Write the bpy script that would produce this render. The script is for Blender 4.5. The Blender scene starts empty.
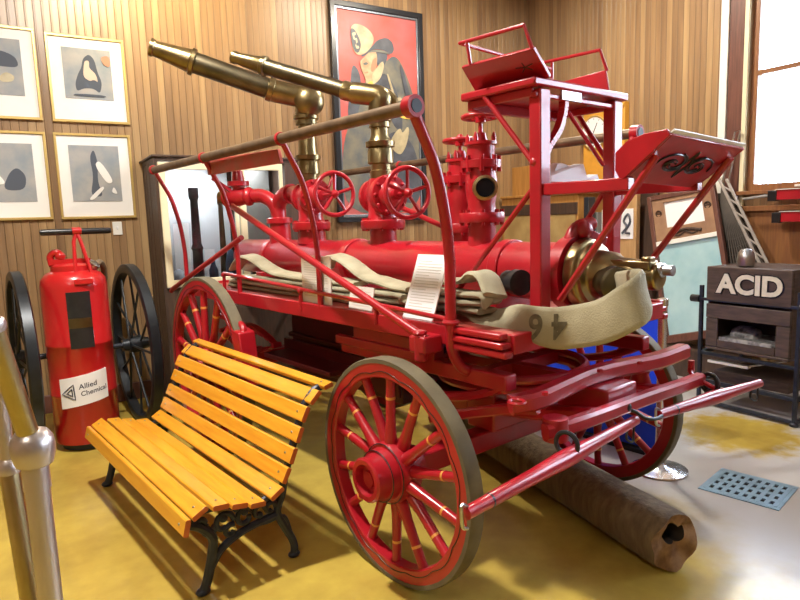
import bpy, bmesh, math, random
from mathutils import Vector as V, Matrix
from mathutils.bvhtree import BVHTree
random.seed(7)
SC = bpy.context.scene
COL = SC.collection
PI = math.pi

# ------------------------------------------------------------------ camera
FPX, CAMZ = 616.81, 1.585
CR = V((0.85337391, -0.52029033, -0.0324183))
CD = V((-0.09516245, -0.09433813, -0.99098155))
CF = V((0.51253983, 0.8487628, -0.1300178))
cam = bpy.data.cameras.new('camera')
cam.sensor_width = 36
cam.lens = FPX / 800 * 36
cam.clip_start = 0.02
co = bpy.data.objects.new('camera', cam)
COL.objects.link(co)
U_, B_ = -CD, -CF
co.matrix_world = Matrix(((CR.x, U_.x, B_.x, 0), (CR.y, U_.y, B_.y, 0), (CR.z, U_.z, B_.z, CAMZ), (0, 0, 0, 1)))
SC.camera = co

# wagon frame: x across the wagon, y to its rear, z up; origin at the foot of the near front wheel
WA = math.radians(8.282)
WO = V((1.25315, 2.22262, 0))
CW, SW = math.cos(WA), math.sin(WA)
def w2r(p): return V((WO.x + CW * p[0] - SW * p[1], WO.y + SW * p[0] + CW * p[1], p[2]))
def r2w(p):
    a, b = p[0] - WO.x, p[1] - WO.y
    return V((CW * a + SW * b, -SW * a + CW * b, p[2]))
def ray(x, y): return CR * ((x - 400) / FPX) + CD * ((y - 300) / FPX) + CF
CP = V((0, 0, CAMZ))
def R(x, y, X=None, Y=None, z=None):            # measured point, room frame
    d = ray(x, y)
    t = (X - CP.x) / d.x if X is not None else (Y - CP.y) / d.y if Y is not None else (z - CP.z) / d.z
    return CP + d * t
CPW = r2w(CP)
def P(x, y, u=None, v=None, z=None):            # measured point, wagon frame
    d = ray(x, y); d = V((CW * d.x + SW * d.y, -SW * d.x + CW * d.y, d.z))
    t = (u - CPW.x) / d.x if u is not None else (v - CPW.y) / d.y if v is not None else (z - CPW.z) / d.z
    return CPW + d * t

# ------------------------------------------------------------------ materials
M = {}
def mat(name, col, rough=0.5, metal=0.0, var=0.0, vscale=8.0, bump=0.0, bscale=60.0, coat=0.0, col2=None, spec=0.5, stretch=None):
    m = bpy.data.materials.new(name); m.use_nodes = True
    nt = m.node_tree; b = nt.nodes['Principled BSDF']
    b.inputs['Base Color'].default_value = (*col, 1)
    b.inputs['Roughness'].default_value = rough
    b.inputs['Metallic'].default_value = metal
    b.inputs['Coat Weight'].default_value = coat
    b.inputs['Coat Roughness'].default_value = 0.08
    b.inputs['Specular IOR Level'].default_value = spec
    if var or col2 or bump:
        tc = nt.nodes.new('ShaderNodeTexCoord'); src = tc.outputs['Object']
        if stretch:
            mp = nt.nodes.new('ShaderNodeMapping'); mp.inputs['Scale'].default_value = stretch
            nt.links.new(src, mp.inputs[0]); src = mp.outputs[0]
    if var or col2:
        n = nt.nodes.new('ShaderNodeTexNoise'); n.inputs['Scale'].default_value = vscale; n.inputs['Detail'].default_value = 5
        nt.links.new(src, n.inputs['Vector'])
        r = nt.nodes.new('ShaderNodeValToRGB'); c2 = col2 or tuple(max(0, c * (1 - var)) for c in col)
        r.color_ramp.elements[0].position = 0.35; r.color_ramp.elements[1].position = 0.68
        r.color_ramp.elements[0].color = (*c2, 1); r.color_ramp.elements[1].color = (*col, 1)
        nt.links.new(n.outputs['Fac'], r.inputs[0]); nt.links.new(r.outputs[0], b.inputs['Base Color'])
    if bump:
        n2 = nt.nodes.new('ShaderNodeTexNoise'); n2.inputs['Scale'].default_value = bscale; n2.inputs['Detail'].default_value = 3
        nt.links.new(src, n2.inputs['Vector'])
        bp = nt.nodes.new('ShaderNodeBump'); bp.inputs['Strength'].default_value = bump; bp.inputs['Distance'].default_value = 0.01
        nt.links.new(n2.outputs['Fac'], bp.inputs['Height']); nt.links.new(bp.outputs[0], b.inputs['Normal'])
    M[name] = m
    return m
mat('red', (0.43, 0.009, 0.020), 0.33, var=0.22, vscale=6, coat=0.3, bump=0.05, bscale=25)
mat('red_tank', (0.47, 0.011, 0.014), 0.28, var=0.12, vscale=4, coat=0.45)
mat('red_worn', (0.50, 0.05, 0.04), 0.5, col2=(0.36, 0.10, 0.07), vscale=9, bump=0.1)
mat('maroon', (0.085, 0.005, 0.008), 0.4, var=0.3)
mat('brass', (0.36, 0.28, 0.14), 0.30, 1.0, col2=(0.21, 0.165, 0.085), vscale=7, bump=0.04, bscale=30)
mat('old_brass', (0.185, 0.155, 0.10), 0.38, 1.0, col2=(0.11, 0.095, 0.06), vscale=6, bump=0.05, bscale=30)
mat('pale_brass', (0.55, 0.47, 0.26), 0.3, 1.0, col2=(0.38, 0.30, 0.14), vscale=8)
mat('rail_bronze', (0.20, 0.135, 0.085), 0.45, 0.6, var=0.35, vscale=14)
mat('tire', (0.15, 0.125, 0.072), 0.75, col2=(0.10, 0.083, 0.05), vscale=10, bump=0.1)
mat('black_paint', (0.008, 0.009, 0.012), 0.35)
mat('gold_paint', (0.72, 0.33, 0.07), 0.4)
mat('cast_iron', (0.030, 0.038, 0.060), 0.42, 0.3, var=0.4, vscale=20, bump=0.15, bscale=70)
mat('dark_iron', (0.03, 0.032, 0.036), 0.45, 0.4, var=0.4, vscale=12)
mat('black_wheel', (0.022, 0.028, 0.036), 0.38, 0.4, var=0.4, vscale=9)
mat('bench_yellow', (0.80, 0.40, 0.028), 0.32, col2=(0.72, 0.30, 0.015), vscale=5, stretch=(9, 0.8, 9), coat=0.5, bump=0.03)
mat('bench_end', (0.56, 0.13, 0.03), 0.5, var=0.3)
mat('chrome', (0.80, 0.82, 0.86), 0.24, 1.0)
mat('steel', (0.50, 0.52, 0.56), 0.3, 1.0, var=0.2)
mat('pewter', (0.56, 0.50, 0.48), 0.34, 0.85, var=0.12, vscale=5)
mat('hose', (0.43, 0.395, 0.275), 0.85, col2=(0.29, 0.265, 0.175), vscale=6, bump=0.25, bscale=160)
mat('hose_mark', (0.085, 0.075, 0.05), 0.9, col2=(0.15, 0.135, 0.09), vscale=40)
mat('paper', (0.80, 0.80, 0.77), 0.6)
mat('white_paper', (0.86, 0.87, 0.90), 0.7)
mat('ink', (0.03, 0.035, 0.07), 0.6)
mat('grey_ink', (0.60, 0.60, 0.58), 0.7)
mat('mat_board', (0.84, 0.84, 0.82), 0.7)
mat('gilt', (0.62, 0.45, 0.16), 0.35, 0.5)
mat('white_paint', (0.80, 0.80, 0.76), 0.4)
mat('cream_paint', (0.80, 0.73, 0.50), 0.4)
mat('log_bark', (0.20, 0.145, 0.082), 0.85, col2=(0.115, 0.082, 0.05), vscale=5, stretch=(6, 6, 0.9), bump=0.5, bscale=14)
mat('log_end', (0.36, 0.21, 0.09), 0.8, col2=(0.17, 0.085, 0.035), vscale=16, bump=0.5, bscale=30)
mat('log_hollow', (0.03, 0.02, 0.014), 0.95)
mat('drain_metal', (0.36, 0.55, 0.72), 0.4, 0.6, var=0.2)
mat('dark_hole', (0.006, 0.008, 0.02), 0.9)
mat('blue_plastic', (0.008, 0.06, 0.80), 0.5)
mat('dark_wood', (0.085, 0.050, 0.034), 0.5, col2=(0.05, 0.03, 0.022), vscale=6, stretch=(8, 8, 0.8), bump=0.1)
mat('box_wood', (0.10, 0.066, 0.055), 0.55, col2=(0.055, 0.038, 0.034), vscale=9, stretch=(1, 1, 6), bump=0.15)
mat('oak', (0.52, 0.27, 0.075), 0.4, col2=(0.40, 0.19, 0.045), vscale=5, stretch=(6, 6, 0.8))
mat('pale_oak', (0.58, 0.36, 0.17), 0.45, col2=(0.48, 0.28, 0.12), vscale=4, stretch=(6, 6, 0.8))
mat('clock_oak', (0.72, 0.36, 0.05), 0.35, var=0.15)
mat('tan_panel', (0.50, 0.36, 0.15), 0.5, col2=(0.36, 0.24, 0.09), vscale=5)
mat('frame_wood', (0.40, 0.24, 0.14), 0.4, col2=(0.28, 0.16, 0.10), vscale=6)
mat('window_wood', (0.30, 0.135, 0.05), 0.4, col2=(0.22, 0.09, 0.04), vscale=6, stretch=(8, 8, 0.7))
mat('casing_wood', (0.17, 0.07, 0.05), 0.42, col2=(0.11, 0.045, 0.035), vscale=6, stretch=(8, 8, 0.7))
mat('grey_board', (0.21, 0.21, 0.20), 0.7, var=0.2)
mat('blue_paper', (0.30, 0.53, 0.60), 0.6, col2=(0.44, 0.66, 0.70), vscale=4)
mat('grey_print', (0.24, 0.29, 0.33), 0.7, col2=(0.42, 0.40, 0.38), vscale=5)
mat('print_dark', (0.075, 0.09, 0.12), 0.7)
mat('print_flesh', (0.62, 0.50, 0.40), 0.7)
mat('print_rust', (0.50, 0.24, 0.15), 0.7)
mat('paint_red', (0.56, 0.075, 0.045), 0.40, col2=(0.52, 0.14, 0.15), vscale=2.0)
mat('paint_grey', (0.10, 0.115, 0.15), 0.4, col2=(0.06, 0.068, 0.09), vscale=9)
mat('paint_coat', (0.10, 0.115, 0.13), 0.4, col2=(0.21, 0.20, 0.15), vscale=7)
mat('paint_flesh', (0.60, 0.43, 0.27), 0.4, col2=(0.42, 0.26, 0.15), vscale=12)
mat('paint_cream', (0.56, 0.49, 0.31), 0.4, col2=(0.36, 0.31, 0.20), vscale=10)
mat('paint_yellow', (0.78, 0.55, 0.10), 0.4)
mat('frame_black', (0.022, 0.026, 0.035), 0.25)
mat('frame_silver', (0.30, 0.36, 0.45), 0.25, 0.6)
mat('net_rope', (0.10, 0.085, 0.072), 0.8, var=0.3)
mat('pale_rope', (0.40, 0.36, 0.33), 0.8, var=0.3)
mat('coat_blue', (0.03, 0.05, 0.09), 0.8, var=0.3)
mat('cloth_grey', (0.36, 0.40, 0.45), 0.9, var=0.2)
mat('case_back', (0.62, 0.66, 0.70), 0.6, var=0.12, vscale=3)
mat('letter_cream', (0.72, 0.69, 0.60), 0.6, var=0.12, vscale=30)
mat('switch_white', (0.78, 0.78, 0.74), 0.4)
mat('ceiling_white', (0.62, 0.58, 0.50), 0.8)
mat('plain_wall', (0.40, 0.25, 0.12), 0.6, var=0.2, vscale=2)
mat('slate', (0.055, 0.055, 0.062), 0.5, col2=(0.40, 0.40, 0.40), vscale=22)

def glass(name, tint=(1, 1, 1), refl=0.12):
    m = bpy.data.materials.new(name); m.use_nodes = True; nt = m.node_tree
    for n in list(nt.nodes): nt.nodes.remove(n)
    o = nt.nodes.new('ShaderNodeOutputMaterial'); t = nt.nodes.new('ShaderNodeBsdfTransparent'); g = nt.nodes.new('ShaderNodeBsdfGlossy')
    t.inputs[0].default_value = (*tint, 1); g.inputs['Roughness'].default_value = 0.02
    f = nt.nodes.new('ShaderNodeFresnel'); f.inputs[0].default_value = 1.45
    x = nt.nodes.new('ShaderNodeMixShader')
    nt.links.new(f.outputs[0], x.inputs[0]); nt.links.new(t.outputs[0], x.inputs[1]); nt.links.new(g.outputs[0], x.inputs[2]); nt.links.new(x.outputs[0], o.inputs[0])
    M[name] = m
glass('pane')

def beadboard(name, axis, width=0.062):
    m = bpy.data.materials.new(name); m.use_nodes = True; nt = m.node_tree; N = nt.nodes; L = nt.links
    b = N['Principled BSDF']
    tc = N.new('ShaderNodeTexCoord'); sp = N.new('ShaderNodeSeparateXYZ'); L.new(tc.outputs['Object'], sp.inputs[0])
    dv = N.new('ShaderNodeMath'); dv.operation = 'DIVIDE'; dv.inputs[1].default_value = width; L.new(sp.outputs[axis], dv.inputs[0])
    fl = N.new('ShaderNodeMath'); fl.operation = 'FLOOR'; L.new(dv.outputs[0], fl.inputs[0])
    fr = N.new('ShaderNodeMath'); fr.operation = 'FRACT'; L.new(dv.outputs[0], fr.inputs[0])
    wn = N.new('ShaderNodeTexWhiteNoise'); wn.noise_dimensions = '1D'; L.new(fl.outputs[0], wn.inputs['W'])
    # grain
    mp = N.new('ShaderNodeMapping'); mp.inputs['Scale'].default_value = (14, 14, 0.9); L.new(tc.outputs['Object'], mp.inputs[0])
    ad = N.new('ShaderNodeVectorMath'); ad.operation = 'ADD'; L.new(mp.outputs[0], ad.inputs[0])
    sc = N.new('ShaderNodeVectorMath'); sc.operation = 'SCALE'; sc.inputs['Scale'].default_value = 40; L.new(wn.outputs['Color'], sc.inputs[0]); L.new(sc.outputs[0], ad.inputs[1])
    ns = N.new('ShaderNodeTexNoise'); ns.inputs['Scale'].default_value = 1.6; ns.inputs['Detail'].default_value = 6; L.new(ad.outputs[0], ns.inputs['Vector'])
    mx = N.new('ShaderNodeMath'); mx.operation = 'MULTIPLY_ADD'; mx.inputs[1].default_value = 0.38; L.new(wn.outputs['Value'], mx.inputs[0])
    hf = N.new('ShaderNodeMath'); hf.operation = 'MULTIPLY'; hf.inputs[1].default_value = 0.62; L.new(ns.outputs['Fac'], hf.inputs[0]); L.new(hf.outputs[0], mx.inputs[2])
    rp = N.new('ShaderNodeValToRGB'); e = rp.color_ramp.elements
    e[0].position = 0.15; e[0].color = (0.19, 0.112, 0.060, 1); e[1].position = 0.8; e[1].color = (0.45, 0.30, 0.148, 1)
    e2 = e.new(0.48); e2.color = (0.315, 0.192, 0.094, 1)
    L.new(mx.outputs[0], rp.inputs[0])
    # groove profile: a V at the joint and a bead beside it
    rp2 = N.new('ShaderNodeValToRGB'); g = rp2.color_ramp.elements
    g[0].position = 0.0; g[0].color = (0, 0, 0, 1); g[1].position = 0.10; g[1].color = (1, 1, 1, 1)
    for p, c in ((0.06, 0.55), (0.2, 1), (0.235, 0.45), (0.27, 1), (0.94, 1), (1.0, 0.0)):
        k = g.new(p); k.color = (c, c, c, 1)
    L.new(fr.outputs[0], rp2.inputs[0])
    dk = N.new('ShaderNodeMapRange'); dk.inputs['From Min'].default_value = 0.0; dk.inputs['From Max'].default_value = 0.6; dk.inputs['To Min'].default_value = 0.42; dk.inputs['To Max'].default_value = 1
    L.new(rp2.outputs[0], dk.inputs['Value'])
    ml = N.new('ShaderNodeMix'); ml.data_type = 'RGBA'; ml.blend_type = 'MULTIPLY'; ml.inputs['Factor'].default_value = 1
    L.new(rp.outputs[0], ml.inputs[6]); L.new(dk.outputs[0], ml.inputs[7]); L.new(ml.outputs[2], b.inputs['Base Color'])
    bp = N.new('ShaderNodeBump'); bp.inputs['Strength'].default_value = 0.7; bp.inputs['Distance'].default_value = 0.007
    L.new(rp2.outputs[0], bp.inputs['Height']); L.new(bp.outputs[0], b.inputs['Normal'])
    b.inputs['Roughness'].default_value = 0.36; b.inputs['Coat Weight'].default_value = 0.3; b.inputs['Coat Roughness'].default_value = 0.3
    M[name] = m
beadboard('bead_x', 0); beadboard('bead_y', 1)

def floor_mat():
    m = bpy.data.materials.new('floor_paint'); m.use_nodes = True; nt = m.node_tree; N = nt.nodes; L = nt.links; b = N['Principled BSDF']
    tc = N.new('ShaderNodeTexCoord')
    n1 = N.new('ShaderNodeTexNoise'); n1.inputs['Scale'].default_value = 1.3; n1.inputs['Detail'].default_value = 6; n1.inputs['Roughness'].default_value = 0.6
    n2 = N.new('ShaderNodeTexNoise'); n2.inputs['Scale'].default_value = 9; n2.inputs['Detail'].default_value = 5
    L.new(tc.outputs['Object'], n1.inputs['Vector']); L.new(tc.outputs['Object'], n2.inputs['Vector'])
    r = N.new('ShaderNodeValToRGB'); e = r.color_ramp.elements
    e[0].position = 0.3; e[0].color = (0.36, 0.25, 0.052, 1); e[1].position = 0.72; e[1].color = (0.58, 0.435, 0.082, 1)
    md = N.new('ShaderNodeMath'); md.operation = 'MULTIPLY_ADD'; md.inputs[1].default_value = 0.35; md.inputs[2].default_value = -0.17
    L.new(n2.outputs['Fac'], md.inputs[0]); a = N.new('ShaderNodeMath'); a.operation = 'ADD'; L.new(n1.outputs['Fac'], a.inputs[0]); L.new(md.outputs[0], a.inputs[1])
    L.new(a.outputs[0], r.inputs[0]); L.new(r.outputs[0], b.inputs['Base Color'])
    # window daylight painted into the colour as grey; yellow island kept near crate cart
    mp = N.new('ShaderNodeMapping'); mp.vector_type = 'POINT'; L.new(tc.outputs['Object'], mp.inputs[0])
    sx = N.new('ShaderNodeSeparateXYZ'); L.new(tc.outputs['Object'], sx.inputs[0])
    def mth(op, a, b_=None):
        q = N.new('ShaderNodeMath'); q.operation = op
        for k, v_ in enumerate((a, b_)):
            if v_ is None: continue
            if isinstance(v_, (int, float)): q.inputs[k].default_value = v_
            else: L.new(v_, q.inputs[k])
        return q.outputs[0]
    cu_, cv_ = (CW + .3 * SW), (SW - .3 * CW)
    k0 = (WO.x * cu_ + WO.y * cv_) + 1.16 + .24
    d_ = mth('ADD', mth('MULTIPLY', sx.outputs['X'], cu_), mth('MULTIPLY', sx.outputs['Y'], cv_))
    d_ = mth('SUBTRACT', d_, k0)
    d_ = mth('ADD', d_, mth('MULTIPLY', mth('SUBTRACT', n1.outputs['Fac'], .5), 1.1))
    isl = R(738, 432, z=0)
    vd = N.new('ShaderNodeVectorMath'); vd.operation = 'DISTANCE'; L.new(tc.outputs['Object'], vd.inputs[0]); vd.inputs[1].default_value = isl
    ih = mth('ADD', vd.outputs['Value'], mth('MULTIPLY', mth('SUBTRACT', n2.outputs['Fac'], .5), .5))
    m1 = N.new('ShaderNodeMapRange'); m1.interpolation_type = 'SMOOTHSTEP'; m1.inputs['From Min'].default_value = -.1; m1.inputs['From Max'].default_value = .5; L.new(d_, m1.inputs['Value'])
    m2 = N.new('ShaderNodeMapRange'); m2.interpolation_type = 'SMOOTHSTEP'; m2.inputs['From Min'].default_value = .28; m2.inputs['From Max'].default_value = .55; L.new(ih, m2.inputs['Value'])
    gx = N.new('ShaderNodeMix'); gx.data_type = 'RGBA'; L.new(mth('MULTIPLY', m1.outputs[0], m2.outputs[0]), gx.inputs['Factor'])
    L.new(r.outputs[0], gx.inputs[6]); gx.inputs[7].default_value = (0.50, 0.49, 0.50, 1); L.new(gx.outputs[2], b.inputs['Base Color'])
    mr = N.new('ShaderNodeMapRange'); mr.inputs['To Min'].default_value = 0.15; mr.inputs['To Max'].default_value = 0.30
    L.new(n1.outputs['Fac'], mr.inputs['Value']); L.new(mr.outputs[0], b.inputs['Roughness'])
    b.inputs['Specular IOR Level'].default_value = 0.6
    bp = N.new('ShaderNodeBump'); bp.inputs['Strength'].default_value = 0.06; bp.inputs['Distance'].default_value = 0.02
    L.new(n2.outputs['Fac'], bp.inputs['Height']); L.new(bp.outputs[0], b.inputs['Normal'])
    M['floor_paint'] = m
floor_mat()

# ------------------------------------------------------------------ mesh builder
def frame_for(d, up=V((0, 0, 1))):
    d = V(d).normalized()
    s = d.cross(up)
    if s.length < 1e-4: s = d.cross(V((1, 0, 0)))
    s.normalize(); return s, s.cross(d)
def smooth_path(pts, n=6):
    pts = [V(p) for p in pts]
    if len(pts) < 3: return pts
    out = []
    q = [pts[0] * 2 - pts[1]] + pts + [pts[-1] * 2 - pts[-2]]
    for i in range(1, len(q) - 2):
        a, b, c, d = q[i - 1], q[i], q[i + 1], q[i + 2]
        for k in range(n):
            t = k / n
            out.append(0.5 * ((2 * b) + (c - a) * t + (2 * a - 5 * b + 4 * c - d) * t * t + (3 * b - a - 3 * c + d) * t ** 3))
    out.append(pts[-1]); return out
def rounded(poly, n=4):                          # closed outline with softened corners
    q = [V(p) for p in poly]; out = []; c = len(q)
    for i in range(c):
        a, b, d = q[i - 1], q[i], q[(i + 1) % c]; p0, p1 = b.lerp(a, .42), b.lerp(d, .42)
        for k in range(n + 1):
            t = k / n; out.append(p0 * (1 - t) ** 2 + b * (2 * t * (1 - t)) + p1 * t * t)
    return out
class MB:
    def __init__(self, off=(0, 0, 0)):
        self.bm = bmesh.new(); self.off = V(off); self.mi = 0
    def face(self, vs):
        try:
            f = self.bm.faces.new(vs); f.material_index = self.mi; return f
        except ValueError: return None
    def v(self, p): return self.bm.verts.new(V(p) - self.off)
    def box(self, c, s, rot=None):
        c = V(c); m = rot or Matrix.Identity(3); self.nb = getattr(self, 'nb', 0) + 1; jt = .0005 * (self.nb % 7); s = [q - min(jt, q * .1) for q in s]
        vs = [self.v(c + m @ V((x * s[0] / 2, y * s[1] / 2, z * s[2] / 2))) for x in (-1, 1) for y in (-1, 1) for z in (-1, 1)]
        for f in ((0, 1, 3, 2), (4, 6, 7, 5), (0, 4, 5, 1), (2, 3, 7, 6), (0, 2, 6, 4), (1, 5, 7, 3)): self.face([vs[i] for i in f])
        return self
    def bb(self, a, b):
        return self.box([(a[i] + b[i]) / 2 for i in range(3)], [abs(b[i] - a[i]) for i in range(3)])
    def bar(self, p0, p1, w, h, up=(0, 0, 1)):
        p0, p1 = V(p0), V(p1); d = p1 - p0; s, t = frame_for(d, V(up)); d.normalize()
        return self.box((p0 + p1) / 2, ((p1 - p0).length, w, h), Matrix((d, s, t)).transposed())
    def hexa(self, q):                            # eight corners: bottom four, top four
        vs = [self.v(p) for p in q]
        for f in ((3, 2, 1, 0), (4, 5, 6, 7), (0, 1, 5, 4), (1, 2, 6, 5), (2, 3, 7, 6), (3, 0, 4, 7)): self.face([vs[i] for i in f])
        return self
    def tube(self, pts, r, seg=12, smooth=0, closed=False, caps=True):
        pts = smooth_path(pts, smooth) if smooth else [V(p) for p in pts]
        n = len(pts); rs = r if isinstance(r, (list, tuple)) else [r] * n
        if len(rs) != n: rs = [rs[0] + (rs[-1] - rs[0]) * i / (n - 1) for i in range(n)]
        d0 = (pts[1] - pts[0]).normalized(); s, t = frame_for(d0); rings = []
        for i in range(n):
            d = (pts[(i + 1) % n] - pts[i - 1]) if closed else (pts[min(i + 1, n - 1)] - pts[max(i - 1, 0)])
            d.normalize(); s = (s - d * s.dot(d)).normalized(); t = s.cross(d)
            rings.append([self.v(pts[i] + (s * math.cos(2 * PI * k / seg) + t * math.sin(2 * PI * k / seg)) * rs[i]) for k in range(seg)])
        for i in range(n if closed else n - 1):
            a, b = rings[i], rings[(i + 1) % n]
            for k in range(seg): self.face((a[k], a[(k + 1) % seg], b[(k + 1) % seg], b[k]))
        if caps and not closed: self.face(rings[0][::-1]); self.face(rings[-1])
        return self
    def lathe(self, prof, o, axis, seg=24, caps=True):  # prof: (radius, distance along the axis)
        o = V(o); d = V(axis).normalized(); s, t = frame_for(d); rings = []
        for r, h in prof:
            rings.append([self.v(o + d * h + (s * math.cos(2 * PI * k / seg) + t * math.sin(2 * PI * k / seg)) * max(r, 1e-4)) for k in range(seg)])
        for a, b in zip(rings, rings[1:]):
            for k in range(seg): self.face((a[k], a[(k + 1) % seg], b[(k + 1) % seg], b[k]))
        if caps: self.face(rings[0][::-1]); self.face(rings[-1])
        return self
    def torus(self, c, axis, R_, r, seg=36, sg=8, squash=1.0):
        c = V(c); d = V(axis).normalized(); s, t = frame_for(d); rings = []
        for i in range(seg):
            a = 2 * PI * i / seg; e = s * math.cos(a) + t * math.sin(a)
            rings.append([self.v(c + e * (R_ + r * math.cos(2 * PI * k / sg)) + d * (r * squash * math.sin(2 * PI * k / sg))) for k in range(sg)])
        for i in range(seg):
            a, b = rings[i], rings[(i + 1) % seg]
            for k in range(sg): self.face((a[k], a[(k + 1) % sg], b[(k + 1) % sg], b[k]))
        return self
    def sphere(self, c, r, sc=(1, 1, 1), seg=16):
        n = 10; prof = [(r * math.sin(PI * i / n), -r * math.cos(PI * i / n)) for i in range(n + 1)]
        st = len(self.bm.verts); self.bm.verts.ensure_lookup_table()
        self.lathe(prof, c, (0, 0, 1), seg, caps=False); self.bm.verts.ensure_lookup_table(); cc = V(c) - self.off
        for v_ in self.bm.verts[st:]:
            q = v_.co - cc; v_.co = cc + V((q.x * sc[0], q.y * sc[1], q.z * sc[2]))
        return self
    def prism(self, poly, ext):
        a = [self.v(p) for p in poly]; b = [self.v(V(p) + V(ext)) for p in poly]; n = len(poly)
        self.face(a[::-1]); self.face(b)
        for i in range(n): self.face((a[i], a[(i + 1) % n], b[(i + 1) % n], b[i]))
        return self
    def ribbon(self, pts, wv, w, t, smooth=6, ends=True):  # flat hose: path, width directions
        n0 = len(pts); P_ = smooth_path(pts, smooth); W_ = smooth_path([V(a) for a in wv], smooth) if n0 > 2 else [V(a) for a in wv]
        rings = []; n = len(P_)
        ws = smooth_path([V((x, 0, 0)) for x in w], smooth) if isinstance(w, (list, tuple)) else None
        for i in range(n):
            d = (P_[min(i + 1, n - 1)] - P_[max(i - 1, 0)]).normalized(); a = W_[i]; a = (a - d * a.dot(d)).normalized(); b = d.cross(a)
            ww = ws[i].x if ws else w
            rings.append([self.v(P_[i] + a * (ww / 2 * x) + b * (t / 2 * y)) for x, y in ((-1, 0), (-.93, .6), (-.75, 1), (0, .86), (.75, 1), (.93, .6), (1, 0), (.93, -.6), (.75, -1), (0, -.86), (-.75, -1), (-.93, -.6))])
        for a, b in zip(rings, rings[1:]):
            for k in range(12): self.face((a[k], a[(k + 1) % 12], b[(k + 1) % 12], b[k]))
        if ends: self.face(rings[0][::-1]); self.face(rings[-1])
        return self
    def build(self, name, m, parent=None, bevel=0.0, loc=None, rz=0.0, flat=False):
        bmesh.ops.recalc_face_normals(self.bm, faces=self.bm.faces[:])
        me = bpy.data.meshes.new(name); self.bm.to_mesh(me); self.bm.free()
        for k in (m if isinstance(m, (list, tuple)) else [m]): me.materials.append(M[k])
        if not flat:
            me.polygons.foreach_set('use_smooth', [True] * len(me.polygons))
            me.set_sharp_from_angle(angle=math.radians(38))
        o = bpy.data.objects.new(name, me); COL.objects.link(o)
        if parent: o.parent = parent
        if loc is not None: o.location = loc; o.rotation_euler = (0, 0, rz)
        if bevel:
            b = o.modifiers.new('bevel', 'BEVEL'); b.width = bevel; b.segments = 2; b.limit_method = 'ANGLE'; b.angle_limit = math.radians(50)
        return o
def tag(o, label, cat, group=None):
    o['label'] = label; o['category'] = cat
    if group: o['group'] = group
    return o
def thing(name, label, cat, loc=(0, 0, 0), rz=0.0, group=None):
    o = bpy.data.objects.new(name, None); COL.objects.link(o); o.location = loc; o.rotation_euler = (0, 0, rz); o.empty_display_size = 0.1
    return tag(o, label, cat, group)
def struct(o): o['kind'] = 'structure'; return o
def glyphs(body, size, bold=0.0, ext=0.0):      # letters as plain geometry: verts and faces
    cu = bpy.data.curves.new('lettering', 'FONT'); cu.body = body; cu.size = size; cu.offset = bold; cu.extrude = ext; cu.align_x = 'CENTER'; cu.align_y = 'CENTER'; cu.resolution_u = 4
    o = bpy.data.objects.new('lettering', cu); COL.objects.link(o)
    dg = bpy.context.evaluated_depsgraph_get(); me = o.evaluated_get(dg).to_mesh()
    vs = [v.co.copy() for v in me.vertices]; fs = [list(p.vertices) for p in me.polygons]
    o.evaluated_get(dg).to_mesh_clear(); bpy.data.objects.remove(o); bpy.data.curves.remove(cu)
    return vs, fs
def add_glyphs(mb, g, fn):
    vs, fs = g; q = [mb.v(fn(p)) for p in vs]
    for f in fs: mb.face([q[i] for i in f])

# ------------------------------------------------------------------ the room
XC, YW, X0, Y0, ZC = 5.68, 6.1, -4.2, -5.0, 4.4
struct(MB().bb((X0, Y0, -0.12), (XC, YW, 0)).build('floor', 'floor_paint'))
struct(MB().bb((X0 - .15, Y0 - .15, ZC), (XC + .15, YW + .15, ZC + .12)).build('ceiling', 'ceiling_white'))
struct(MB().bb((X0, YW, -.1), (XC + .15, YW + .15, ZC)).build('wall_left', 'bead_x'))
struct(MB().bb((X0 - .15, Y0, -.1), (X0, YW + .15, ZC)).build('wall_back', 'plain_wall'))
struct(MB().bb((X0 - .15, Y0 - .15, -.1), (XC + .15, Y0, ZC)).build('wall_near', 'plain_wall'))
WINS = [(1.95, 3.24), (-0.6, 0.7), (-3.2, -1.9)]
WZ0, WZ1 = 1.735, 4.05
mb = MB(); edges = [YW + .15]
ys = YW
for a, b in WINS:
    mb.bb((XC, b, -.1), (XC + .15, ys, ZC)); mb.bb((XC, a, -.1), (XC + .15, b, WZ0)); mb.bb((XC, a, WZ1), (XC + .15, b, ZC)); ys = a
mb.bb((XC, Y0 - .15, -.1), (XC + .15, ys, ZC))
struct(mb.build('wall_right', 'bead_y'))
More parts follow.
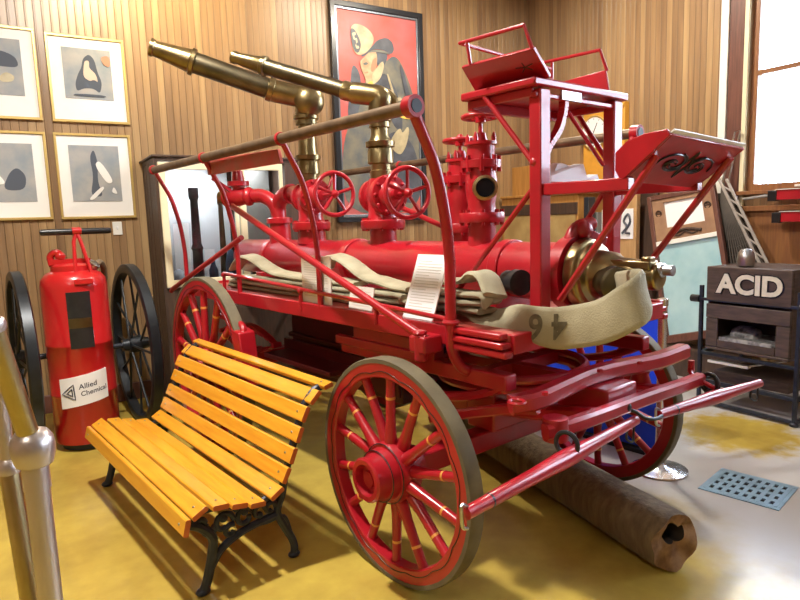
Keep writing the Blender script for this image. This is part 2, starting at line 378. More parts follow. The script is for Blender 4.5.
for i, (a, b) in enumerate(WINS):
    xi = XC + .03
    m = MB(); w = .055
    for y in (a + .02, b - .02): m.bb((xi, y - .035, WZ0), (xi + .08, y + .035, WZ1))
    for z, h in ((WZ0 + .03, .03), (WZ1 - .03, .03), (2.77, .022)): m.bb((xi, a, z - h), (xi + .07, b, z + h))
    for k in (1, 2):
        y = b - (b - a) * k / 3 - .02
        m.bb((xi + .015, y - .014, WZ0), (xi + .055, y + .014, 2.77)); m.bb((xi + .015, y - .014, 2.77), (xi + .055, y + .014, WZ1))
    fr = struct(m.build('window_%d' % (i + 1), 'window_wood', bevel=.004))
    gl = MB().bb((xi + .03, a + .02, WZ0 + .03), (xi + .036, b - .02, WZ1 - .03)).build('pane', 'pane', fr)
    MB().bb((xi - .012, (a + b) / 2 - .03 + .2, 1.752), (xi, (a + b) / 2 + .03 + .2, 1.772)).build('sash_lift', 'white_paint', fr)
    t = MB(); t.bb((XC - .03, b + .005, 1.60), (XC, b + .045, ZC)); t.bb((XC - .03, a - .045, 1.60), (XC, a - .005, ZC)).bb((XC - .03, a - .05, WZ1), (XC, b + .05, WZ1 + .05))
    struct(t.build('trim_%d' % (4 * i + 1), 'cream_paint', bevel=.003))
    t = MB().bb((XC - .022, b + .05, 0), (XC, b + .185, ZC)).bb((XC - .022, a - .185, 0), (XC, a - .05, ZC))
    struct(t.build('trim_%d' % (4 * i + 2), 'casing_wood', bevel=.003))
    t = MB().bb((XC - .04, b + .188, 0), (XC, b + .262, ZC)).bb((XC - .04, a - .262, 0), (XC, a - .188, ZC))
    struct(t.build('trim_%d' % (4 * i + 3), 'white_paint', bevel=.005))
    t = MB().bb((XC - .07, a - .05, 1.70), (XC, b + .05, WZ0)).bb((XC - .02, a - .05, 1.0), (XC, b + .05, 1.56)).bb((XC - .05, a - .05, 1.55), (XC, b + .05, 1.60))
    struct(t.build('trim_%d' % (4 * i + 4), 'window_wood', bevel=.004))
struct(MB().bb((X0, YW - .025, 0), (XC, YW, .16)).build('baseboard_left', 'casing_wood', bevel=.005))
struct(MB().bb((XC - .024, 3.55, 0), (XC, YW - .025, .16)).build('baseboard_right', 'casing_wood', bevel=.005))

# ------------------------------------------------------------------ pictures on the left wall
def wall_poly(pix, Y, ext, mb=None):
    mb = mb or MB(); mb.prism([R(x, y, Y=Y) for x, y in pix], (0, ext, 0)); return mb
def framed_print(x0, x1, z0, z1, ix, iz0, label, figs):
    t = thing('framed_print', label, 'framed picture', ((x0 + x1) / 2, YW, z0), 0, 'white matted prints on the left wall'); o = t.location
    m = MB(o); f = .022
    for a, b in (((x0, z0), (x1, z0 + f)), ((x0, z1 - f), (x1, z1)), ((x0, z0), (x0 + f, z1)), ((x1 - f, z0), (x1, z1))): m.bb((a[0], YW - .03, a[1]), (b[0], YW - .001, b[1]))
    m.build('frame', 'gilt', t, .003)
    MB(o).bb((x0 + f, YW - .014, z0 + f), (x1 - f, YW - .006, z1 - f)).build('mat_board', 'mat_board', t)
    a0, a1, b0, b1 = x0 + ix, x1 - ix, z0 + iz0, z1 - .10
    pr = MB(o).bb((a0, YW - .018, b0), (a1, YW - .0145, b1)).build('print', 'grey_print', t)
    for kf, (mt, poly) in enumerate(figs):
        MB(o).prism(rounded([(a0 + (a1 - a0) * p, YW - .0198 - .0018 * kf, b0 + (b1 - b0) * q) for p, q in poly]), (0, .0015, 0)).build('figure', mt, pr)
fig_seated = [('print_dark', [(.22, .3), (.3, .5), (.38, .62), (.42, .8), (.55, .9), (.66, .8), (.7, .55), (.78, .35), (.72, .12), (.6, .22), (.4, .22), (.24, .14)]),
              ('print_flesh', [(.42, .62), (.45, .74), (.5, .8), (.55, .74), (.53, .62), (.66, .52), (.7, .34), (.62, .4), (.52, .36), (.4, .44)]),
              ('print_dark', [(.46, .74), (.5, .84), (.57, .82), (.56, .75), (.5, .77)]), ('print_dark', [(.2, .10), (.8, .10), (.86, .05), (.14, .05)]), ('print_rust', [(.78, .86), (.98, .9), (.98, .66), (.84, .7)])]
fig_cross = [('print_dark', [(.35, .1), (.45, .45), (.4, .8), (.5, .95), (.56, .7), (.52, .35), (.62, .08)]),
             ('mat_board', [(.48, .66), (.6, .75), (.86, .36), (.72, .3)]), ('mat_board', [(.3, .04), (.6, .28), (.66, .24), (.4, .02)]), ('mat_board', [(.84, .28), (.92, .12), (.78, .16)])]
fig_horse = [('print_dark', [(.3, .7), (.6, .8), (.9, .7), (.95, .5), (.6, .5), (.35, .55)]), ('paint_cream', [(.55, .3), (.7, .42), (.86, .34), (.8, .24), (.62, .22)])]
fig_faint = [('print_dark', [(.4, .2), (.55, .5), (.7, .6), (.85, .45), (.8, .2)]), ('mat_board', [(.2, .3), (.35, .5), (.5, .3)])]
s = YW / 5.4
def zz(z): return 1.585 + (z - 1.585) * s
C1, C2, Wd = .270 * s, .807 * s, .545 * s
framed_print(C1 + .005, C2 + .005, zz(2.392), zz(3.03), .115, .20, 'white matted print of a seated figure, right picture of the upper row', fig_seated)
framed_print(C1 - .005, C2 - .008, zz(1.665), zz(2.312), .105, .15, 'white matted print with a white slanting shape, lower picture nearer the display case', fig_cross)
framed_print(C1 - .065 - Wd, C1 - .065, zz(2.395), zz(3.045), .11, .19, 'white matted pale print cut by the left edge, upper of its pair', fig_horse)
framed_print(C1 - .062 - Wd, C1 - .062, zz(1.668), zz(2.312), .105, .15, 'white matted bluish print cut by the left edge, lower of its pair', fig_faint)
t = thing('light_switch', 'white switch plate on the boards below the lower right print', 'switch', (R(118, 235, Y=YW).x, YW, 1.53))
MB(t.location).box((t.location.x, YW - .005, 1.585), (.078, .01, .118)).build('plate', 'switch_white', t, .003)
MB(t.location).box((t.location.x, YW - .014, 1.59), (.012, .012, .024)).build('toggle', 'white_paper', t, .002)

# big painting
px0, px1, pz0, pz1 = 2.585 * s, 3.60 * s, zz(1.57), zz(3.60)
t = thing('painting', 'tall red painting of a firefighter in a helmet, black frame', 'painting', ((px0 + px1) / 2, YW, pz0)); o = t.location
m = MB(o); f = .06
for a, b in (((px0, pz0), (px1, pz0 + f)), ((px0, pz1 - f), (px1, pz1)), ((px0, pz0), (px0 + f, pz1)), ((px1 - f, pz0), (px1, pz1))): m.bb((a[0], YW - .06, a[1]), (b[0], YW - .002, b[1]))
m.build('frame', 'frame_black', t, .006)
m = MB(o); g = .022
for a, b in (((px0 + f, pz0 + f), (px1 - f, pz0 + f + g)), ((px0 + f, pz1 - f - g), (px1 - f, pz1 - f)), ((px0 + f, pz0 + f), (px0 + f + g, pz1 - f)), ((px1 - f - g, pz0 + f), (px1 - f, pz1 - f))): m.bb((a[0], YW - .045, a[1]), (b[0], YW - .004, b[1]))
m.build('inner_slip', 'frame_silver', t, .003)
cv = MB(o).bb((px0 + f, YW - .028, pz0 + f), (px1 - f, YW - .012, pz1 - f)).build('canvas', 'paint_red', t)
yq = YW - .031
def fig(name, mt, pix, k=0):
    fig.n += 1; yk = yq - .002 * k - .0002 * fig.n
    MB(o).prism(rounded([V((p.x, yk, p.z)) for p in (R(x, y, Y=yq) for x, y in pix)]), (0, .0018, 0)).build(name, mt, cv)
fig.n = 0
fig('coat', 'paint_coat', [(360, 100), (364, 82), (378, 70), (392, 55), (400, 60), (410, 84), (417, 110), (421, 140), (424, 190), (410, 214), (345, 214), (342, 150), (350, 120)])
fig('shadow', 'paint_grey', [(352, 62), (360, 72), (362, 96), (356, 122), (347, 118), (350, 90)])
fig('lapel', 'paint_grey', [(372, 84), (384, 70), (398, 92), (404, 132), (394, 128), (384, 100)], 1)
fig('hair', 'paint_grey', [(374, 50), (383, 50), (388, 56), (384, 66), (378, 70), (376, 58)], 3)
fig('sleeve', 'paint_grey', [(385, 135), (400, 130), (417, 150), (422, 205), (392, 200), (388, 165)], 1)
fig('helmet', 'paint_cream', [(350, 28), (354, 23.5), (362, 25), (370, 31), (374, 38), (372, 46), (366, 53), (358, 56), (353, 50), (351, 40)], 2)
fig('helmet_shield', 'paint_grey', [(350, 28), (354, 29), (359, 38), (361, 46), (358, 54), (353.5, 50), (351, 40)], 3)
fig('helmet_brim', 'paint_grey', [(360, 56), (366, 53), (372, 46), (377, 40), (386, 37.5), (392, 42), (394, 50), (391, 55), (383, 50), (374, 49), (368, 53), (363, 57)], 3)
fig('shield_digits', 'paint_cream', [(351.5, 33), (355, 32), (355.6, 35), (353.6, 35.6), (354.4, 38.4), (356.6, 38), (357.4, 43), (355.6, 43.4), (356, 46), (358.4, 46), (359, 48.6), (356, 49), (354.8, 45), (355.9, 43.8), (355.3, 40), (353.2, 40), (352.4, 36)], 4)
fig('face', 'paint_flesh', [(364, 57), (370, 51), (375, 50), (377, 58), (376, 68), (371, 76), (373, 82), (366, 82), (364, 76), (361, 70), (359.5, 62), (361, 60)], 4)
fig('eye_shadow', 'paint_coat', [(362, 64), (366, 62), (368, 64), (365, 65.5)], 5)
fig('mouth', 'print_rust', [(363.5, 72.5), (368, 71.5), (368, 73), (364.5, 74)], 5)
fig('cheek_shadow', 'print_rust', [(372, 60), (376, 57), (376, 67), (372, 73), (370, 70)], 5)
fig('lapel_fold', 'paint_cream', [(386, 74), (388, 74), (397, 104), (396, 108)], 4)
fig('coat_fold', 'paint_grey', [(398, 64), (402, 66), (414, 112), (416, 134), (410, 118)], 4)
fig('brim_band', 'paint_coat', [(366, 53.5), (374, 49.5), (384, 51), (391, 55.5), (384, 53.5), (375, 52)], 5)
fig('collar', 'paint_cream', [(364, 78), (372, 74), (382, 60), (384, 66), (380, 80), (368, 88)], 3)
fig('scarf', 'paint_yellow', [(366, 84), (372, 80), (374, 90), (368, 96)], 5)
fig('glove', 'paint_cream', [(390, 140), (396, 131), (400, 128), (402, 134), (407, 126), (409, 130), (406, 146), (400, 156), (392, 150)], 4)
fig('cuff', 'paint_yellow', [(398, 112), (411, 114), (412, 120), (399, 118)], 4)
fig('coat_clasp', 'paint_cream', [(391, 100), (400, 97), (402, 100), (393, 104)], 4)

# ------------------------------------------------------------------ display case
cx0, cx1, cy0 = .985, 2.42, 5.5
t = thing('display_case', 'built-out dark wood display case with white framed glass doors', 'display case', ((cx0 + cx1) / 2, (cy0 + YW) / 2, 0)); o = t.location
zb, zt = 1.06, 2.13
m = MB(o)
m.bb((cx0, cy0, 0), (cx1, YW - .03, zb)); m.bb((cx0, cy0, zb), (cx0 + .03, YW - .03, zt)); m.bb((cx1 - .30, cy0, zb), (cx1, YW - .03, zt))
m.bb((cx0, cy0, zt), (cx1, YW - .03, zt + .03)); m.bb((cx0, YW - .06, zb), (cx1, YW - .03, zt))
for x in (.07, .14, .21): m.bb((cx0 - .004, cy0 + .1 + x * 2, 0), (cx0, cy0 + .105 + x * 2, zt))
m.build('carcass', 'dark_wood', t, .004)
MB(o).bb((cx0 - .02, cy0 - .02, zt + .03), (cx1 + .02, YW - .001, zt + .05)).build('top_board', 'dark_wood', t, .006)
xa, xb, xm = R(167, 290, Y=cy0).x, R(283, 200, Y=cy0).x, R(238, 200, Y=cy0).x
MB(o).bb((xa + .02, YW - .09, zb + .02), (xm + .06, YW - .065, zt - .01)).build('back_panel', 'case_back', t)
MB(o).bb((xm + .05, YW - .3, zb + .02), (xb - .02, YW - .28, zt - .01)).build('grey_board', 'grey_board', t)
for a, b in ((xa, xm - .005), (xm + .005, xb)):
    m = MB(o); w = .06
    for p, q in (((a, zb + .01), (b, zb + .01 + w)), ((a, zt - .01 - w), (b, zt - .01)), ((a, zb + .01), (a + w, zt - .01)), ((b - w * .6, zb + .01), (b, zt - .01))): m.bb((p[0], cy0 - .03, p[1]), (q[0], cy0 - .002, q[1]))
    d = m.build('door', 'cream_paint', t, .004)
    MB(o).bb((a + w, cy0 - .017, zb + w), (b - w * .6, cy0 - .013, zt - w)).build('pane', 'pane', d)
yi = 5.75; zs = zb + .002
x = R(196, 230, Y=yi).x
tag(MB((x, yi, zs)).lathe([(.06, 0), (.05, .02), (.045, .3), (.055, .32), (.04, .36), (.033, .75), (.045, .77), (.045, .86)], (x, yi, zs), (0, 0, 1)).build('play_pipe', 'dark_iron', loc=(x, yi, zs)), 'tall dark hose nozzle standing behind the left pane of the display case', 'nozzle')
x = R(222, 230, Y=yi).x
tag(MB((x, yi, zs)).lathe([(.05, 0), (.04, .02), (.03, .2), (.02, .7), (.028, .72), (.028, .78)], (x, yi, zs), (0, 0, 1)).build('play_pipe', 'old_brass', loc=(x, yi, zs)), 'slim bronze nozzle behind the white stile of the display case', 'nozzle')
for k, (xx, lab, w, h) in enumerate(((181, 'pale card standing left of the dark nozzle in the display case', .14, .55), (208, 'small white card between the two nozzles in the display case', .09, .30))):
    x = R(xx, 230, Y=5.9).x
    tag(MB((x, 5.9, zs)).box((x, 5.9, zs + h / 2), (w, .012, h)).build('display_card', 'white_paper', loc=(x, 5.9, zs)), lab, 'card')
x = R(213, 260, Y=5.66).x
tag(MB((x, 5.66, zs)).lathe([(.035, 0), (.04, .01), (.04, .12), (.02, .17), (.016, .22)], (x, 5.66, zs), (0, 0, 1)).build('bottle', 'coat_blue', loc=(x, 5.66, zs)), 'dark blue bottle at the foot of the display case shelf', 'bottle')
x = R(262, 285, Y=5.62).x
tag(MB((x, 5.62, zs)).lathe([(.07, 0), (.085, .03), (.085, .16), (.03, .22), (.03, .27)], (x, 5.62, zs), (0, 0, 1)).build('lantern', 'old_brass', loc=(x, 5.62, zs)), 'small brass lantern before the grey board in the display case', 'lantern')

for k, (px_, pz_, w, h, mt, lab, yy) in enumerate(((178, 262, .06, .14, 'cloth_grey', 'folded grey cloth on the shelf left of the dark nozzle in the display case', 5.74), (231, 262, .05, .30, 'coat_blue', 'dark blue coat roll beside the brass valve in the display case', 5.66))):
    q = R(px_, pz_, Y=yy); x = q.x
    tag(MB((x, yy, zs)).lathe([(w * .9, 0), (w, .02), (w * .95, h * .6), (w * .6, h * .9), (w * .3, h)], (x, yy, zs), (0, 0, 1), 14).build('folded_cloth', mt, loc=(x, yy, zs)), lab, 'cloth')
# ------------------------------------------------------------------ wheels
def spoked_wheel(root, y, Rr, side, nsp, x_face, name='wheel', w=.064, phase=0.0, hl=1.0):
    # side -1: outer face towards -x.  x_face is the x of the outer face
    c = V((x_face - side * w / 2, y, Rr)); A = V((side, 0, 0))
    fd = .085
    rim = MB(); ro, ri = Rr - .022, Rr - fd
    rim.lathe([(ri, -w / 2 + .006), (ri, w / 2 - .006), (ri + .006, w / 2), (ro, w / 2), (ro, -w / 2), (ri + .006, -w / 2), (ri, -w / 2 + .006)], c, A, 64, caps=False)
    rim.mi = 1; pts = []; n = 14 * 6
    for k in range(n):
        a = 2 * PI * k / n; rr = ri + .022 + .006 * abs(math.sin(a * nsp / 2 + phase)) * 2 - .004
        pts.append(c + A * (w / 2 + .0005) + V((0, math.cos(a), math.sin(a))) * rr)
    rim.tube(pts, .0022, 5, closed=True); rim.mi = 0
    ro_ = rim.build(name, ['red', 'black_paint'], root)
    tr = MB().lathe([(Rr - .022, -w / 2 - .004), (Rr - .022, w / 2 + .002), (Rr - .004, w / 2 + .002), (Rr, w / 2 - .004), (Rr, -w / 2 - .002), (Rr - .004, -w / 2 - .006), (Rr - .022, -w / 2 - .004)], c, A, 64, caps=False)
    tr.build('tire', 'tire', ro_)
    hb = MB(); k = Rr / .5
    hb.lathe([(r_ * 1.1, h_ if h_ < .055 else .055 + (h_ - .055) * hl) for r_, h_ in [(.02, -.12), (.075, -.12), (.085, -.06), (.118, -.05), (.122, .03), (.115, .05), (.105, .052), (.10, .085), (.092, .09), (.085, .12), (.088, .15), (.08, .158), (.062, .158), (.056, .12), (.035, .118), (.03, .14), (.001, .14)]], c, A, 32)
    hb.mi = 1
    for rr, h in ((.1300, .052), (.1105, .055 + .035 * hl)): hb.torus(c + A * h, A, rr, .0025, 36, 5)
    hb.build('hub', ['red', 'black_paint'], ro_)
    for i in range(nsp):
        a = 2 * PI * (i + .5) / nsp + phase; e = V((0, math.cos(a), math.sin(a))); sp = MB()
        r0, r1 = .10, ri + .01; off = .012 * (1 if i % 2 else -1)
        s_, t_ = frame_for(e, A); prof = [(0, .029), (.18, .028), (.35, .0225), (.9, .0205), (1, .023)]
        rings = []
        sp.tube([c + A * (off * (1 - f)) + e * (r0 + (r1 - r0) * f) for f, _ in prof], [r * (k ** .5) for _, r in prof], 10)
        f0 = .68; sp.mi = 1
        sp.tube([c + A * (off * .3) + e * (r0 + (r1 - r0) * q) for q in (f0, f0 + .035)], .0219 * k ** .5, 10); sp.mi = 0
        sp.build('spoke', ['red', 'gold_paint'], ro_)
    return ro_

# ------------------------------------------------------------------ the wagon
TK, CU = 1.64, .82
wag = thing('fire_wagon', 'red horse-drawn fire engine with brass water cannons and spoked wheels', 'fire engine', WO, WA)
def part(mb, name, m, parent=None, bevel=0.0): return mb.build(name, m, parent or wag, bevel)
def mir(p): return V((TK - p[0], p[1], p[2]))
spoked_wheel(wag, 0, .5, -1, 14, 0.0)
spoked_wheel(wag, 0, .5, 1, 14, TK)
spoked_wheel(wag, 2.05, .62, -1, 14, .025, hl=.55)
spoked_wheel(wag, 2.05, .62, 1, 14, TK - .025, hl=.55)
# running gear
part(MB().bb((.09, -.05, .45), (TK - .09, .05, .55)).lathe([(.035, 0), (.035, .1)], (0, 0, .5), (1, 0, 0)).lathe([(.035, 0), (.035, .1)], (TK - .1, 0, .5), (1, 0, 0)), 'front_axle', 'red', bevel=.01)
part(MB().bb((.09, 2.0, .57), (TK - .09, 2.1, .67)), 'rear_axle', 'red', bevel=.01)
part(MB().bb((.58, -.09, .55), (TK - .58, .09, .76)), 'front_bolster', 'red', bevel=.012)
part(MB().torus((CU, 0, .80), (0, 0, 1), .36, .022, 48, 8).torus((CU, 0, .845), (0, 0, 1), .36, .022, 48, 8).bar((CU - .36, 0, .82), (CU + .36, 0, .82), .07, .06).bar((CU, -.36, .82), (CU, .36, .82), .07, .06), 'fifth_wheel', 'red')
for u in (.30, TK - .30):
    part(MB().bb((u - .035, -.44, .885), (u + .035, .72, .955)), 'chassis_beam', 'red', bevel=.008)
def leaf_spring(u, v, z0, z1, L):
    m = MB(); zm = (z0 + z1) / 2
    for sg in (-1, 1):
        for k in range(4):
            l = L * (1 - .2 * k); off = .012 * k
            pts = [V((u, v + l * q, zm + sg * ((z1 - z0) / 2 * (1 - (l * q / L) ** 2) - off))) for q in (-1, -.75, -.5, -.25, 0, .25, .5, .75, 1)]
            for a, b in zip(pts, pts[1:]): m.bar(a, b, .05, .010)
    for q in (-1, 1): m.lathe([(.02, -.03), (.02, .03)], (u, v + L * q, zm), (1, 0, 0), 12)
    part(m, 'leaf_spring', 'red')
for u in (.36, TK - .36): leaf_spring(u, 2.05, .68, .88, .42)
# elliptic spring ends and braces under the front of the deck
for u in (.30, TK - .30):
    part(MB().tube([(u, .55, .90), (u, .3, .85), (u, .0, .79), (u, -.2, .82), (u, -.36, .88), (u, -.42, .93)], .022, 8, smooth=4), 'hanger_iron', 'red')
for u in (1.22,):
    part(MB().bar((u, .35, .60), (CU + (u - CU) * .9, -.62, .74), .05, .06), 'hound', 'red', bevel=.008)
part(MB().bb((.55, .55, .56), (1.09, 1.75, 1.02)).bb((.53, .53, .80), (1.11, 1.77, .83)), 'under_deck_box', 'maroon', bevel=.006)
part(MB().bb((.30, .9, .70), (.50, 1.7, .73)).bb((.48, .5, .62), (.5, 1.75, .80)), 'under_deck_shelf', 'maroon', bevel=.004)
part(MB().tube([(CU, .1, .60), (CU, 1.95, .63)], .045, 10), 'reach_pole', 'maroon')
# deck
DZ = 1.14
part(MB().bb((.24, -.48, 1.095), (TK - .24, 2.72, 1.125)), 'deck', 'red_worn')
for u0, u1 in ((.195, .245), (TK - .245, TK - .195)):
    part(MB().bb((u0, -.18, 1.055), (u1, 2.75, DZ)), 'side_beam', 'red', bevel=.006)
    uo = u0 if u0 < CU else u1 - .05
    m = MB()
    for k in range(3): m.bb((u0 - .006 * (k % 2), -.50 + .012 * k, 1.04 + .034 * k), (u1 + .006 * (k % 2), -.19, 1.069 + .034 * k))
    part(m, 'front_molding', 'red', bevel=.008)
part(MB().bb((.25, -.50, 1.05), (TK - .25, -.46, 1.13)), 'front_crossbeam', 'red', bevel=.006)
part(MB().bb((.25, 2.70, 1.05), (TK - .25, 2.75, DZ)), 'rear_crossbeam', 'red', bevel=.006)
for sgn in (0, 1):
    f = (lambda p: V(p)) if not sgn else mir
    part(MB().bar(f((.30, -.02, .985)), f((.30, .6, .985)), .07, .11).bar(f((.27, .05, .955)), f((.27, .75, .955)), .04, .05), 'bolster_block', 'red', bevel=.008)
    part(MB().box(f((.15, -.10, 1.06)), (.11, .10, .075)).lathe([(.028, -.06), (.028, .06)], f((.12, -.10, 1.045)), (0, 0, 1), 12).lathe([(.034, 0), (.034, .02)], f((.12, -.1, 1.10)), (0, 0, 1), 6), 'brace_bracket', 'red', bevel=.01)
    part(MB().tube([f((.12, 2.0, .98)), f((.08, 1.55, .97)), f((.06, 1.48, .9))], .02, 8, smooth=4).hexa([f(q) for q in ((.02, 1.40, .60), (.13, 1.40, .60), (.13, 1.47, .60), (.02, 1.47, .60), (.02, 1.46, .93), (.13, 1.46, .93), (.13, 1.58, .95), (.02, 1.58, .95))]), 'brake_shoe', 'red', bevel=.01)
# rails and posts
RU, RZ = .02, 2.005
for sgn in (0, 1):
    f = (lambda p: V(p)) if not sgn else mir
    part(MB().tube([f((RU, -.19, RZ)), f((RU, 2.76, RZ))], .027, 14).lathe([(.034, 0), (.034, .02)], f((RU, 2.75, RZ)), (0, 1, 0), 14), 'hand_rail', 'rail_bronze')
    for i, v in enumerate((-.20, .81, 1.80, 2.735)):
        m = MB(); zb_ = DZ - .02
        top = [(RU + .012, v, RZ - .02), (RU + .05, v, RZ - .09), (RU + .115, v, RZ - .22), (.185, v, RZ - .42), (.205, v, RZ - .60), (.207, v, RZ - .8)]
        if i == 0: pts = top[:-1] + [(.205, v, 1.4), (.203, v, 1.12), (.21, v, 1.03), (.24, v - .02, .96), (.30, v - .03, .93)]
        else: pts = top[:-1] + [(.207, v, 1.3), (.207, v, zb_)]
        m.tube([f(q) for q in pts], .0235 if i == 0 else .0155, 10, smooth=5)
        if i == 0:
            m.lathe([(.028, 0), (.042, .0), (.042, .045), (.03, .045)], f((RU, v - .03, RZ)), (0, 1, 0), 20)
            m.torus(f((.205, v, 1.155)), (0, 0, 1), .026, .012, 16, 6)
            m.mi = 1; m.lathe([(.026, 0), (.026, .005)], f((RU, v - .033, RZ)), (0, 1, 0), 16); m.mi = 0
        else: m.torus(f((RU, v, RZ)), (0, 1, 0), .028, .008, 18, 6, 1.8)
        part(m, 'rail_post', ['red', 'black_paint'])
    part(MB().tube([f((.155, 1.72, 1.70)), f((.125, -.13, 1.085))], .0195, 10), 'long_brace', 'red')
    part(MB().tube([f((.195, 1.70, 1.50)), f((.19, 3.0, 1.09)), f((.19, 3.06, 1.06))], .018, 10).tube([f((.19, 2.74, 1.17)), f((.19, 3.06, 1.06))], .014, 8), 'rear_brace', 'red')
    m = MB().tube([f((.198, 2.02, 1.255)), f((.198, -.2, 1.165))], .0115, 8)
    for v in (2.02, 1.0, .3): m.tube([f((.197, v, 1.09)), f((.198, v, 1.165 + .0405 * (v + .2)))], .012, 8); m.sphere(f((.197, v, 1.155 + .04 * (v + .2))), .018)
    part(m, 'guard_rail', 'red')
bq = [P(*q, u=.06) for q in ((205, 160), (277, 149), (280, 163), (208, 175))]
part(MB().prism(bq, (.022, 0, 0)), 'side_board', 'red_worn', bevel=.004)
part(MB().bar((.07, 1.80, 1.88), (.19, 1.80, 1.80), .02, .02), 'board_bracket', 'red')

# water main on the deck
BZ, BR = 1.318, .138
m = MB().lathe([(.05, -3.32), (.11, -3.31), (BR, -3.27), (BR, -.02), (BR + .03, -.02), (BR + .03, .04), (.12, .04), (.12, .06)], (CU, -.36, BZ), (0, -1, 0), 40)
for k in range(8):
    a = 2 * PI * k / 8 + .2; m.sphere((CU + math.cos(a) * (BR + .012), -.335, BZ + math.sin(a) * (BR + .012)), .014)
tank = part(m, 'water_main', 'red')
for v in (.0, 1.3, 2.4): part(MB().bb((CU - .17, v - .05, 1.12), (CU + .17, v + .05, 1.21)).lathe([(BR + .012, -.03), (BR + .012, .03)], (CU, v, BZ), (0, 1, 0), 32), 'saddle', 'red', bevel=.006)
part(MB().lathe([(.05, 0), (.155, 0), (.158, .02), (.15, .05), (.135, .055), (.13, .075), (.105, .09), (.095, .16), (.075, .19), (.07, .26), (.058, .30), (.055, .36), (.03, .37)], (CU, -.415, BZ + .002), (0, -1, 0), 36)
     .bar((CU - .02, -.54, BZ + .055), (CU - .02, -.76, BZ + .05), .075, .035).box((CU - .03, -.74, BZ + .07), (.05, .04, .03)), 'intake_fitting', 'brass', bevel=.006)
part(MB().lathe([(.03, 0), (.03, .03), (.022, .035), (.022, .07)], (CU, -.76, BZ + .03), (0, -1, 0), 16), 'intake_cap', 'steel')
part(MB().sphere((CU + .02, -.40, BZ + .19), .045).tube([(CU - .05, -.36, BZ + .10), (CU + .0, -.38, BZ + .2), (CU + .10, -.40, BZ + .22)], .03, 10, smooth=4).lathe([(.05, 0), (.05, .03)], (CU + .02, -.36, BZ + .18), (0, -1, 0), 6).bar((CU + .05, -.40, BZ + .17), (CU + .15, -.42, BZ + .13), .05, .05), 'relief_valve', 'red', bevel=.004)
HC = P(616, 284, u=.70)
HD = (P(634, 288, u=.60) - HC).normalized()
part(MB().lathe([(.05, -.14), (.06, -.10), (.066, -.06), (.07, -.05), (.07, .015), (.06, .02), (.055, .022)], HC, HD, 28), 'hose_coupling', 'old_brass')

